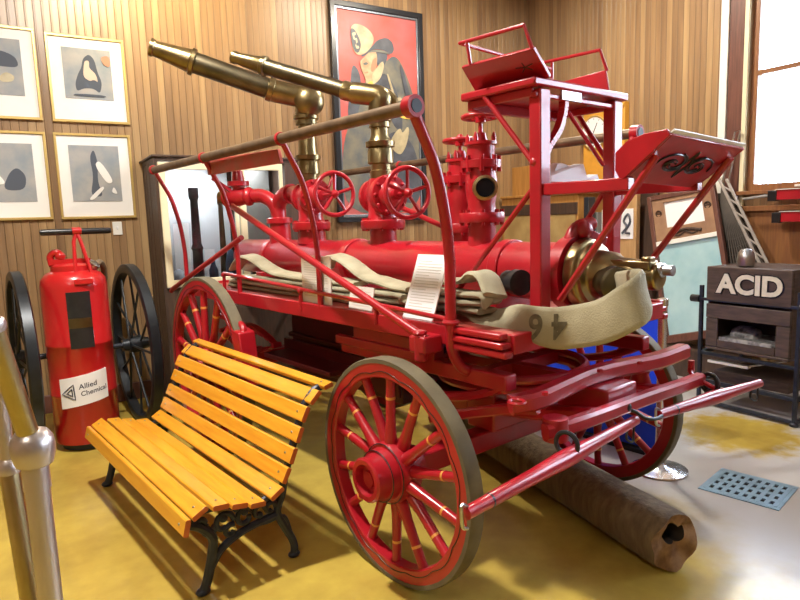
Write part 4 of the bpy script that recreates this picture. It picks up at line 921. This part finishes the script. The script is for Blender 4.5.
for k in range(28): m.face((inner[k], dp[k], dp[(k + 1) % 28], inner[(k + 1) % 28]))
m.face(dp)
m.build('log_shell', ['log_bark', 'log_end', 'log_hollow'], t)

# ------------------------------------------------------------------ wheeled chemical tank
TX, TY = .285, 5.04
t = thing('chemical_tank', 'tall red wheeled chemical fire extinguisher with black spoked wheels', 'extinguisher cart', (TX, TY, 0)); o = t.location
MB(o).lathe([(.17, .05), (.216, .055), (.219, .07), (.219, .40), (.2225, .405), (.2225, .415), (.219, .42), (.219, .76), (.2225, .765), (.2225, .78), (.219, .785), (.219, 1.18), (.212, 1.235), (.18, 1.275), (.14, 1.295), (.14, 1.33), (.12, 1.345), (.05, 1.35)], (TX, TY, 0), (0, 0, 1), 48).build('tank', 'red_tank', t)
MB(o).lathe([(.16, .0), (.175, .005), (.175, .055)], (TX, TY, 0), (0, 0, 1), 36).build('foot_ring', 'cast_iron', t)
vw = math.atan2(-TY, -TX) + .10
def cyl(a, z, r=.2205): return V((TX + r * math.cos(vw + a), TY + r * math.sin(vw + a), z))
def wrap(a0_, a1_, z0, z1, r0, r1, name, mt, par, skew=0.0):
    m = MB(o); n = 14; g = []
    for i in range(n + 1):
        a = a0_ + (a1_ - a0_) * i / n; dz = skew * (i / n - .5); g.append([m.v(cyl(a, z0 + dz, r1)), m.v(cyl(a, z1 + dz, r1)), m.v(cyl(a, z1 + dz, r0)), m.v(cyl(a, z0 + dz, r0))])
    for a, b in zip(g, g[1:]):
        for k in range(4): m.face((a[k], b[k], b[(k + 1) % 4], a[(k + 1) % 4]))
    m.face(g[0]); m.face(g[-1][::-1]); return m.build(name, mt, par)
pl = wrap(-.36, .33, .755, 1.155, .219, .2245, 'name_plate', 'dark_iron', t)
wrap(-.355, .325, .90, .97, .2245, .2255, 'plate_band', 'old_brass', pl)
lb = wrap(-.84, .64, .35, .565, .219, .2242, 'paper_label', 'white_paper', t, .05)
m = MB(o)
def on_tank(cx_, cz):
    return lambda p: cyl((p.x + cx_) / .224, cz + p.y + .05 * ((p.x + cx_) / .224 + .10) / 1.48, .2250)
add_glyphs(m, dense(glyphs('Allied', .052, .0007), 1), on_tank(.003, .484)); add_glyphs(m, dense(glyphs('Chemical', .048, .0007), 1), on_tank(.042, .432))
m.build('label_lettering', 'ink', lb)
def tri(pts, name):
    m = MB(o); f = on_tank(-.115, .456); q = [V((x, y, 0)) for x, y in pts]
    cl = q + [q[0]]
    m.tube([f(a.lerp(b, k / 4)) for a, b in zip(q, q[1:] + [q[0]]) for k in range(4)], .0042, 6, closed=True); m.build(name, 'ink', lb)
tri([(-.058, .002), (.024, .056), (.030, -.056)], 'label_emblem'); tri([(-.024, 0), (.012, .026), (.014, -.026)], 'label_emblem')
hc = V((TX - .005, TY - .13, 0))
MB(o).tube([(TX + .01, TY - .15, 1.235), (TX + .02, TY - .10, 1.5), (TX + .045, TY - .08, 1.575)], .013, 8).tube([(TX + .12, TY - .13, 1.235), (TX + .065, TY - .10, 1.5), (TX + .045, TY - .08, 1.575)], .013, 8).lathe([(.028, -.03), (.028, .03)], (TX + .045, TY - .08, 1.575), (1, .1, 0), 14).box((TX + .05, TY - .195, 1.225), (.12, .07, .04)).build('yoke', 'red_tank', t, .004)
MB(o).lathe([(.006, -.23), (.02, -.225), (.023, -.205), (.023, .205), (.02, .225), (.006, .23)], (TX + .045, TY - .08, 1.572), (1, .1, .0), 14).build('handle_grip', 'black_paint', t)
MB(o).tube([(TX - .12, TY, 1.33), (TX - .13, TY, 1.40), (TX - .09, TY - .02, 1.43), (TX - .05, TY, 1.39)], .025, 10, smooth=4).sphere((TX - .07, TY - .02, 1.40), .035).bar((TX - .15, TY - .02, 1.36), (TX + .12, TY - .02, 1.36), .05, .04).build('cap_screw', 'red_tank', t, .006)
MB(o).lathe([(.03, 0), (.045, .01), (.045, .04), (.02, .05)], (TX + .12, TY - .02, 1.31), (.4, -.2, .5), 12).build('outlet_valve', 'steel', t)
MB(o).tube([(TX + .14, TY - .02, 1.31), (TX + .19, TY + .05, 1.34), (TX + .22, TY + .15, 1.25), (TX + .2, TY + .2, 1.0)], .022, 10, smooth=5).build('delivery_hose', 'log_bark', t)
hl, hr = V((-.075, 5.27, .65)), V((.70, 5.345, .65)); ax = (hr - hl).normalized()
axm = MB(o).tube([hl, hr], .022, 12).box((TX, TY + .22, .63), (.12, .16, .10)).build('axle', 'cast_iron', t)
for c, sg in ((hl, -1), (hr, 1)):
    a_ = V((.995, .095, 0)); s_, t_ = frame_for(a_)
    w_ = MB(o).lathe([(.585, -.035), (.605, -.04), (.635, -.04), (.65, -.03), (.65, .03), (.635, .04), (.605, .04), (.585, .035), (.585, -.035)], c, a_, 56, caps=False).build('wheel', 'black_wheel', t)
    MB(o).lathe([(.02, -.10), (.045, -.10), (.05, -.05), (.07, -.045), (.07, .045), (.05, .05), (.045, .10), (.02, .10)], c, a_, 20).build('hub', 'black_wheel', w_)
    for k in range(12):
        an = 2 * PI * k / 12; e = s_ * math.cos(an) + t_ * math.sin(an)
        MB(o).tube([c + a_ * (.035 if k % 2 else -.035) + e * .05, c + e * .595], .0095, 8).build('spoke', 'black_wheel', w_)

# ------------------------------------------------------------------ foreground handrail
d0 = ray(33, 448) * 1.1 + CP
t = thing('stair_railing', 'pewter handrail post with a ball joint and sloping tubes in the left foreground', 'railing', (d0.x, d0.y, 0)); o = t.location
MB(o).tube([(d0.x, d0.y, 0.012), (d0.x, d0.y, d0.z - .02)], .0205, 20).lathe([(.05, 0), (.05, .012), (.03, .02)], (d0.x, d0.y, 0), (0, 0, 1), 20).build('post', 'pewter', t)
MB(o).lathe([(.0225, -.075), (.0225, -.033), (.030, -.029), (.035, -.012), (.0362, .003), (.034, .018), (.026, .031), (.012, .037)], d0, (0, 0, 1), 28).build('ball_joint', 'pewter', t)
e1 = ray(-9, 326) * 1.0 + CP; e2 = ray(-28, 280) * .97 + CP
rr = MB(o).tube([d0, e1, e2], .0175, 18).build('top_tube', 'pale_brass', t)
MB(o).lathe([(.0175, -.01), (.021, -.008), (.0225, 0), (.021, .008), (.0175, .01)], e1, e1 - d0, 20).build('tube_collar', 'pewter', rr)
f0 = ray(9, 468) * 1.16 + CP; f1 = ray(-4, 360) * 1.12 + CP; f2 = ray(29, 590) * 1.16 + CP
MB(o).tube([f1, f0], .012, 14).lathe([(.014, -.01), (.02, -.008), (.021, .0), (.018, .012), (.012, .02)], f0, f1 - f0, 18).build('lower_tube', 'pewter', t)
MB(o).tube([f0, f2, V((f2.x, f2.y, 0.0)) * 1], .0175, 16).build('brass_tube', 'pale_brass', t)

# ------------------------------------------------------------------ right side: drain, stanchion, blue panel
dc = (R(728, 470, z=0) + R(796, 487, z=0) + R(764, 510, z=0) + R(707, 489, z=0)) / 4
ex = (R(796, 487, z=0) - R(728, 470, z=0)); ang = math.atan2(ex.y, ex.x)
t = thing('floor_drain', 'blue-grey metal floor drain grate with square holes', 'drain', (dc.x, dc.y, 0), ang)
a_, b_ = .205, .19
m = MB()
for k in range(9): x = -a_ + .03 + (2 * a_ - .06) * k / 8; m.bb((x - .012, -b_ + .03, .001), (x + .012, b_ - .03, .0072))
for k in range(5): y = -b_ + .03 + (2 * b_ - .06) * k / 4; m.bb((-a_ + .03, y - .02, .0012), (a_ - .03, y + .02, .0066))
m.build('grate', 'drain_metal', t)
MB().bb((-a_, -b_, .0005), (a_, -b_ + .035, .0056)).bb((-a_, b_ - .035, .0005), (a_, b_, .0056)).bb((-a_, -b_ + .035, .0005), (-a_ + .035, b_ - .035, .0054)).bb((a_ - .035, -b_ + .035, .0005), (a_, b_ - .035, .0054)).build('rim', 'drain_metal', t)
MB().bb((-a_ + .02, -b_ + .02, .0002), (a_ - .02, b_ - .02, .0015)).build('sump', 'dark_hole', t)
sp = R(659, 470, z=0)
t = thing('stanchion', 'chrome barrier stanchion on a round base beyond the front wheel', 'stanchion', sp)
MB(sp).lathe([(.002, .0), (.165, .0), (.168, .004), (.165, .012), (.13, .022), (.05, .032), (.03, .05), (.03, .07)], sp, (0, 0, 1), 44).build('base', 'chrome', t)
MB(sp).lathe([(.027, .05), (.027, 1.02), (.031, 1.025), (.031, 1.065), (.02, 1.07)], sp, (0, 0, 1), 24).build('post', 'chrome', t)
bu = 2.16; e0, e1 = P(657, 400, u=bu), P(540, 400, u=bu); zt_ = P(655, 316, u=bu).z
b0 = V((bu, (e0.y + e1.y) / 2, 0))
t = wthing('blue_panel', 'bright blue plastic sheet standing behind the far front wheel', 'panel', b0)
MB(b0).bb((bu - .01, e0.y, .03), (bu + .01, e1.y, zt_)).build('sheet', 'blue_plastic', t, .004)
MB(b0).bb((bu - .06, e0.y + .05, 0), (bu + .06, e1.y - .05, .03)).build('foot', 'dark_iron', t, .004)
MB(b0).bar(P(633, 331, u=bu - .02), P(653, 348, u=bu - .02), .012, .03, (1, 0, 0)).build('white_stripe', 'white_paint', t)

# ------------------------------------------------------------------ acid cart
CX = 4.62
yl, yr = R(707, 270, X=CX).y, R(793, 270, X=CX).y; zt_, zb2 = 1.135, .47
t = thing('acid_cart', 'old wooden crate lettered ACID on a black iron cart', 'cart', (CX + .3, (yl + yr) / 2, 0)); o = t.location
dx = .55; zm1, zm2 = .865, .80
m = MB(o)
m.bb((CX, yr, zm1), (CX + .025, yl, zt_)).bb((CX + .025, yl - .025, zb2), (CX + dx, yl, zt_)).bb((CX + .025, yr, zb2), (CX + dx, yr + .025, zt_)).bb((CX + dx - .025, yr, zb2), (CX + dx, yl, zt_)).bb((CX - .0, yr, zb2), (CX + dx, yl, zb2 + .025)).bb((CX, yr, zm2 - .075), (CX + .025, yl, zm2 + .04))
m.bb((CX + .003, yr + .002, zb2 + .026), (CX + .025, yr + .1, zm2 - .076)).bb((CX + .003, yl - .1, zb2 + .026), (CX + .025, yl - .002, zm2 - .076)).bb((CX + .001, yr + .101, zb2 + .0255), (CX + .0245, yl - .101, zb2 + .09)).bb((CX + .02, yr, zt_ - .03), (CX + dx, yl, zt_ - .005))
cr = m.build('crate', 'box_wood', t, .006)
MB(o).bb((CX + .04, yr + .08, zb2 + .07), (CX + .4, yl - .08, zb2 + .10)).bb((CX - .004, yr + .12, zb2 + .085), (CX + .005, yl - .12, zb2 + .115)).build('shelf_slab', 'slate', cr)
MB(o).lathe([(.035, 0), (.07, .02), (.085, .08), (.085, .16), (.06, .21), (.02, .215)], (CX + .22, (yl + yr) / 2, zb2 + .10), (0, 1, 0), 20).build('drum', 'slate', cr)
Lm = MB(o); Ls = MB(o); yc, zc = (yl + yr) / 2 - .012, (zt_ + zm1) / 2 + .008
g = glyphs('ACID', .245, .009, .004); ws_ = max(p.x for p in g[0]) - min(p.x for p in g[0]); kx = .50 / ws_; k0 = (max(p.x for p in g[0]) + min(p.x for p in g[0])) / 2; kz = .155 / (max(p.y for p in g[0]) - min(p.y for p in g[0])); kc = (max(p.y for p in g[0]) + min(p.y for p in g[0])) / 2
add_glyphs(Lm, g, lambda p: V((CX - .006 - p.z, yc - (p.x - k0) * kx, zc + (p.y - kc) * kz)))
g2 = glyphs('ACID', .245, .021, .002)
add_glyphs(Ls, g2, lambda p: V((CX - .002 - p.z, yc - (p.x - k0) * kx, zc + (p.y - kc) * kz)))
Lm.build('letters', 'letter_cream', cr); Ls.build('letter_outline', 'black_paint', cr)
MB(o).lathe([(.045, 0), (.06, .01), (.062, .06), (.055, .11), (.035, .135), (.005, .14)], (CX + .14, R(746, 260, X=CX + .14).y, zt_ - .002), (0, 0, 1), 24).build('acid_cap', 'steel', t)
x0_, x1_ = CX + .02, CX + .62; ya, yb = yl + .05, yr - .05
m = MB(o)
for x in (x0_, x1_):
    for y in (ya, yb): m.bar((x, y, .03), (x, y, .98 if x == x0_ else .6), .028, .028, (1, 0, 0))
for z in (.03, .20, .43):
    m.bar((x0_, ya, z), (x0_, yb, z), .025, .03).bar((x1_, ya, z), (x1_, yb, z), .025, .03).bar((x0_, ya, z), (x1_, ya, z), .025, .03).bar((x0_, yb, z), (x1_, yb, z), .025, .03)
m.bar((x0_, ya, .20), (x1_ - .1, ya, .03), .025, .025).bar((x0_ - .01, ya + .03, .87), (x0_ - .01, yb - .03, .87), .02, .025)
m.build('iron_frame', 'cast_iron', t, .003)
for x in (x0_, x1_):
    for y in (ya, yb): MB(o).lathe([(.018, 0), (.03, .004), (.03, .02), (.018, .03)], (x, y, 0), (0, 0, 1), 14).build('foot', 'cast_iron', t)
MB(o).lathe([(.03, -.02), (.03, .05)], (x0_ - .01, ya + .03, .87), (0, 1, 0), 14).lathe([(.03, -.05), (.03, .02)], (x0_ - .01, yb - .03, .87), (0, 1, 0), 14).build('pivot_knob', 'black_paint', t)
MB(o).bar((x0_ + .05, ya - .05, .36), (x0_ + .06, (ya + yb) / 2, .36), .05, .02).bar((x0_ + .03, (ya + yb) / 2 + .05, .355), (x0_ + .30, (ya + yb) / 2 - .15, .40), .02, .012).build('tray', 'white_paint', t)
MB(o).bb((x0_ + .06, yb + .08, .21), (x1_ - .08, ya - .08, .29)).build('lower_board', 'box_wood', t, .005)

# ------------------------------------------------------------------ right wall: frames, net, clock, cabinet
def quad_lean(pix, xb_, xt, zfun=None): return [R(x, y, X=(xt if i < 2 else xb_)) for i, (x, y) in enumerate(pix)]
fx = 5.50
ft = [R(716, 184, X=5.56), R(649, 197, X=5.56)]; fbm = [R(740, 333, X=5.32), R(667, 343, X=5.32)]
t = thing('certificate_frame', 'wood framed document in two panels leaning below the foot board', 'framed certificate', (5.30, 3.57, fbm[1].z)); o = t.location
def fp(a, b, d=0.0):   # a: 0 left (far) .. 1 right, b: 0 top .. 1 bottom
    L0 = ft[1].lerp(fbm[1], b); R0 = ft[0].lerp(fbm[0], b); n = V((-.985, 0, -.16)); return L0.lerp(R0, a) + n * d
def fquad(mb, a0_, a1_, b0_, b1_, d0_, d1_): mb.hexa([fp(a0_, b1_, d0_), fp(a1_, b1_, d0_), fp(a1_, b0_, d0_), fp(a0_, b0_, d0_), fp(a0_, b1_, d1_), fp(a1_, b1_, d1_), fp(a1_, b0_, d1_), fp(a0_, b0_, d1_)]); return mb
m = MB(o); fquad(m, 0, .06, 0, 1, 0, .04); fquad(m, .94, 1, 0, 1, 0, .04); fquad(m, .06, .94, 0, .03, 0, .04); fquad(m, .06, .94, .95, 1, 0, .04)
m.build('outer_frame', 'casing_wood', t, .004)
m = MB(o); fquad(m, .06, .24, .03, .32, .0, .028); fquad(m, .80, .94, .03, .32, 0, .028); fquad(m, .24, .80, .03, .06, 0, .028); fquad(m, .24, .8, .235, .32, 0, .028)
m.build('carved_panel', 'frame_wood', t, .003)
fquad(MB(o), .06, .94, .32, .35, .0, .04).build('mid_rail', 'white_paint', t, .003)
fquad(MB(o), .24, .80, .06, .235, .002, .012).build('upper_sheet', 'white_paper', t)
fquad(MB(o), .06, .94, .35, .95, .002, .012).build('lower_sheet', 'blue_paper', t)
m = MB(o)
for a in (.15, .87): MB(o).torus(fp(a, .13, .03), (1, 0, .16), .03, .008, 18, 6).tube([fp(a - .04, .13, .03), fp(a + .04, .13, .03)], .006, 6).build('ring_ornament', 'dark_wood', t)
m.tube([fp(.30, .29, .03), fp(.40, .275, .032), fp(.52, .265, .034), (fp(.64, .275, .032)), fp(.74, .29, .03)], .016, 8, smooth=4)
m.tube([fp(.30, .285, .03), fp(.42, .30, .034), fp(.52, .28, .034), fp(.62, .30, .034), fp(.74, .28, .03)], .009, 8, smooth=4)
m.build('carving', 'dark_wood', t)

zp = min(fbm[0].z, fbm[1].z) - .004
tag(MB((5.38, 3.6, 0)).bb((5.27, fbm[0].y - .02, 0), (5.49, fbm[1].y + .12, zp)).bb((5.262, fbm[0].y - .03, zp - .035), (5.269, fbm[1].y + .13, zp - .004)).build('low_plinth', 'dark_wood', None, .006, loc=(5.38, 3.6, 0)), 'low dark plinth under the leaning framed document', 'plinth')
t = thing('rope_net', 'dark rope net with pale ladder edge hanging below the window', 'net', (5.5, 2.9, .45)); o = t.location
tp = R(722, 182, X=5.58); bl_ = R(716, 295, X=5.45); br_ = R(790, 292, X=5.35)
bl_.z -= .25; br_.z -= .2; bl_.y += .0
m = MB(o); n = 15
for i in range(n + 1):
    f = i / n; m.tube([tp.lerp(tp.lerp(bl_, .02).lerp(br_, 0), 0) + V((0, 0, 0)), bl_.lerp(br_, f)], .007, 5)
for k in range(1, 17):
    g_ = k / 17; m.tube([tp.lerp(bl_, g_) + V((.0, 0, 0)), tp.lerp((bl_ + br_) / 2, g_) + V((.03, 0, -.02)), tp.lerp(br_, g_)], .005, 5)
m.build('mesh', 'net_rope', t)
m = MB(o); q0 = tp + V((-.03, -.06, .02)); q1 = br_ + V((-.03, -.0, .1)); sd = V((0, .10, .06))
m.tube([q0, q1], .013, 8).tube([q0 + sd, q1 + sd], .013, 8)
for k in range(1, 9): p_ = q0.lerp(q1, k / 9); m.tube([p_, p_ + sd], .009, 6)
m.build('ladder_edge', 'pale_rope', t)
t1 = R(735, 132, X=5.62)
MB(o).tube([tp + V((0, 0, -.02)), t1, t1 + V((-.0, -.05, .01)), tp + V((0, -.06, .0))], .008, 6).build('hanging_loop', 'steel', t)
MB(o).hexa([tp + V((.06, .1, -.1)), bl_ + V((.06, .06, 0)), br_ + V((.06, 0, 0)), tp + V((.06, -.05, -.1)), tp + V((.09, .1, -.1)), bl_ + V((.09, .06, 0)), br_ + V((.09, 0, 0)), tp + V((.09, -.05, -.1))]).build('net_backing', 'log_hollow', t)

for i, (y, x0p, lab) in enumerate(((195, 770, 'red bar with black end on the wall bracket just below the window sill'), (217, 774, 'red bar with black end under the other red bar by the window'))):
    xx = 5.52; p0 = R(x0p + 8, y, X=xx); p1 = V((xx, 1.5, p0.z)); t = thing('pole_tool', lab, 'tool', (xx, p0.y, p0.z), 0, 'red bars below the window'); o = t.location
    tail = p0 + V((0, .075, 0))
    MB(o).box((xx, (p0.y + p1.y) / 2, p0.z), (.05, p0.y - p1.y, .085)).build('red_bar', 'red', t, .006)
    MB(o).box((xx, (p0.y + tail.y) / 2, p0.z - .005), (.055, tail.y - p0.y, .09)).build('black_end', 'black_paint', t, .006)
    MB(o).box((xx - .005, (p0.y + p1.y) / 2, p0.z + .046), (.06, p0.y - p1.y + .02, .006)).build('white_edge', 'white_paint', t)
    MB(o).bb((xx, 1.7, p0.z - .02), (XC - .02, 1.74, p0.z + .02)).bb((xx, p0.y - .2, p0.z - .02), (XC - .02, p0.y - .16, p0.z + .02)).build('bracket', 'dark_iron', t)
    if i == 0: MB(o).tube([tail, tail + V((.0, .22, -.02))], .012, 8).build('rod', 'steel', t)

# clock
KX = 5.60
c0, c1 = R(584, 112, X=KX), R(622, 186, X=KX); cd = R(594.5, 132.5, X=KX)
t = thing('wall_clock', 'yellow oak wall clock with a round white dial behind the seat frame', 'clock', (XC, cd.y, c1.z)); o = t.location
yA, yB = c1.y - .02, c0.y + .01; cc = V((KX - .02, (yA + yB) / 2 + .055, cd.z))
MB(o).bb((KX, yA, c1.z), (XC - .001, yB, c0.z)).bb((KX - .015, yA, c0.z - .03), (XC - .001, yB, c0.z + .03)).build('case', 'clock_oak', t, .008)
m = MB(o).lathe([(.17, 0), (.172, .012), (.001, .012)], (KX, cd.y, cd.z), (-1, 0, 0), 40); m.mi = 1
for k in range(12): a = k * PI / 6; m.bar((KX - .0125, cd.y + .135 * math.cos(a), cd.z + .135 * math.sin(a)), (KX - .0125, cd.y + .155 * math.cos(a), cd.z + .155 * math.sin(a)), .003, .008, (1, 0, 0))
m.build('dial', ['white_paper', 'black_paint'], t)
MB(o).torus((KX - .008, cd.y, cd.z), (1, 0, 0), .176, .012, 40, 8).build('bezel', 'gilt', t)
m = MB(o).bar((KX - .016, cd.y, cd.z), (KX - .016, cd.y - .05, cd.z + .10), .004, .010, (1, 0, 0)).bar((KX - .016, cd.y, cd.z), (KX - .016, cd.y + .02, cd.z - .07), .004, .012, (1, 0, 0))
m.build('hands', 'black_paint', t)


# oak cabinet and boards along the right wall
kx = 5.20
L0, R0 = R(490, 200, X=kx), R(578, 198, X=kx)
t = thing('oak_cabinet', 'long oak cabinet with a dark rail behind the water main', 'cabinet', (5.44, (L0.y + R0.y) / 2, 0)); o = t.location
ya, yb = R0.y, min(L0.y, YW - .05); zt3 = R(540, 194, X=kx).z
MB(o).bb((kx - .03, ya - .02, zt3 - .03), (XC - .03, yb, zt3)).build('top', 'oak', t, .006)
MB(o).bb((kx, ya, 0), (XC - .03, yb, zt3 - .03)).build('body', 'oak', t, .004)
zr = R(540, 204, X=kx).z; zr2 = R(540, 215, X=kx).z
MB(o).bb((kx - .02, ya, zr2), (kx, yb, zr)).build('dark_rail', 'dark_wood', t, .004)
MB(o).bb((kx - .012, ya + .03, .7), (kx, yb - .05, zr2 - .005)).build('front_panel', 'tan_panel', t, .004)
b2 = R(512, 168, X=5.45); b3 = R(532, 194, X=5.45)
tag(MB((5.5, (b2.y + b3.y) / 2, zt3)).bb((5.42, b3.y, zt3), (5.60, b2.y, b2.z)).build('wooden_box', 'oak', None, .005, loc=(5.5, (b2.y + b3.y) / 2, zt3)), 'yellow oak box standing on the left of the oak cabinet', 'box')
q = R(586, 230, X=5.15); ztp = R(586, 197, X=5.15).z
tag(MB((5.2, q.y, 0)).bb((5.15, q.y - .03, 0), (5.26, q.y + .035, ztp)).build('dark_post', 'frame_black', None, .004, loc=(5.2, q.y, 0)), 'black upright post at the right end of the oak cabinet', 'post')
q = R(595, 230, X=5.3)
tag(MB((5.3, q.y, 0)).bb((5.28, q.y - .05, 0), (5.36, q.y + .045, q.z + .19)).build('grey_board', 'grey_board', None, .003, loc=(5.3, q.y, 0)), 'grey upright board next to the black post', 'board')
q = R(604, 230, X=5.25)
tag(MB((5.25, q.y, 0)).bb((5.23, q.y - .016, 0), (5.27, q.y + .016, q.z + .21)).build('white_strip', 'white_paint', None, .003, loc=(5.25, q.y, 0)), 'narrow white strip standing behind the far seat post', 'board')
ya, yb = R(636, 240, X=5.42).y, R(608, 240, X=5.42).y
t = thing('oak_board', 'pale oak board with a small print behind the far seat post', 'board', (5.42, (ya + yb) / 2, 0)); o = t.location
MB(o).bb((5.42, ya, 0), (5.48, yb, R(640, 190, X=5.42).z + .05)).build('panel', 'pale_oak', t, .004)
p0, p1 = R(617, 209, X=5.415), R(633, 239, X=5.415)
pr = MB(o).bb((5.412, p1.y, p1.z), (5.42, p0.y, p0.z)).build('small_print', 'white_paper', t)
m = MB(o); cz = (p0.z + p1.z) / 2; cy = (p0.y + p1.y) / 2 - .01
m.tube([(5.411, cy + .04, cz - .1), (5.411, cy - .02, cz - .03), (5.411, cy + .02, cz + .03), (5.411, cy - .03, cz + .1), (5.411, cy - .06, cz + .02), (5.411, cy, cz - .08), (5.411, cy - .06, cz - .1)], .014, 6, smooth=4); m.build('print_drawing', 'paint_grey', pr)
ya, yb = R(652, 240, X=5.50).y, R(634, 240, X=5.50).y
t0 = MB((5.4, (ya + yb) / 2, 0)); ztop = R(650, 190, X=5.4).z
t0.hexa([(5.50, ya + .02, 0), (5.50, yb - .06, 0), (5.55, yb - .06, 0), (5.55, ya + .02, 0), (5.60, ya + .03, ztop), (5.60, yb + .02, ztop), (5.65, yb + .02, ztop), (5.65, ya + .03, ztop)])
tag(t0.build('dark_board', 'dark_wood', None, .004, loc=(5.4, (ya + yb) / 2, 0)), 'tall dark brown board leaning left of the framed certificate', 'board')

# ------------------------------------------------------------------ light
w = bpy.data.worlds.new('world'); SC.world = w; w.use_nodes = True
bg = w.node_tree.nodes['Background']; bg.inputs[0].default_value = (0.72, 0.83, 1.0, 1); bg.inputs[1].default_value = 17.0
for i, (a, b) in enumerate(WINS):
    l = bpy.data.lights.new('daylight', 'AREA'); l.shape = 'RECTANGLE'; l.size = b - a; l.size_y = WZ1 - WZ0; l.cycles.is_portal = True
    lo = bpy.data.objects.new('daylight', l); COL.objects.link(lo); lo.location = (XC + .2, (a + b) / 2, (WZ0 + WZ1) / 2); lo.rotation_euler = (0, PI / 2, 0)
def lamp(name, loc, energy, size, col, tgt=None, size_y=None, spread=PI):
    l = bpy.data.lights.new(name, 'AREA'); l.energy = energy; l.size = size; l.color = col; l.spread = spread
    if size_y: l.shape = 'RECTANGLE'; l.size_y = size_y
    lo = bpy.data.objects.new(name, l); COL.objects.link(lo); lo.location = loc
    if tgt is not None: lo.rotation_euler = (V(tgt) - V(loc)).to_track_quat('-Z', 'Y').to_euler()
    return lo
warm = (1.0, .84, .62); soft = (1.0, .93, .83)
lamp('ceiling_or_added_lamp', (.30, 3.0, 4.35), 165, .2, soft)
lamp('ceiling_or_added_lamp', (4.1, 3.9, 4.35), 90, .3, (1, .90, .74))  # unseen lamp, added to brighten the right wall
lamp('ceiling_or_added_lamp', (-1.8, -.6, 4.35), 45, .8, soft)
lamp('spot_lamp', (.75, 4.3, 4.3), 26, .5, (1, .80, .46), (1.3, 6.1, 3.9), spread=1.3)
lamp('spot_lamp', (3.2, 4.5, 4.3), 12, .4, warm, (3.45, 6.1, 3.5), spread=1.8)
lamp('case_fill', ((xa + xm) / 2, 5.72, zt - .02), 7, .3, (.92, .97, 1.0), ((xa + xm) / 2, 5.8, 1.0))  # added fill inside the case, standing in for window reflections on the glass
lamp('case_fill', ((xm + xb) / 2, 5.66, zt - .02), 2.5, .2, (.92, .97, 1.0), ((xm + xb) / 2, 5.75, 1.0))  # weaker added fill behind the right door
SC.view_settings.view_transform = 'Standard'; SC.view_settings.look = 'None'; SC.view_settings.gamma = 1; SC.view_settings.use_curve_mapping = False
SC.view_settings.exposure = 0.55
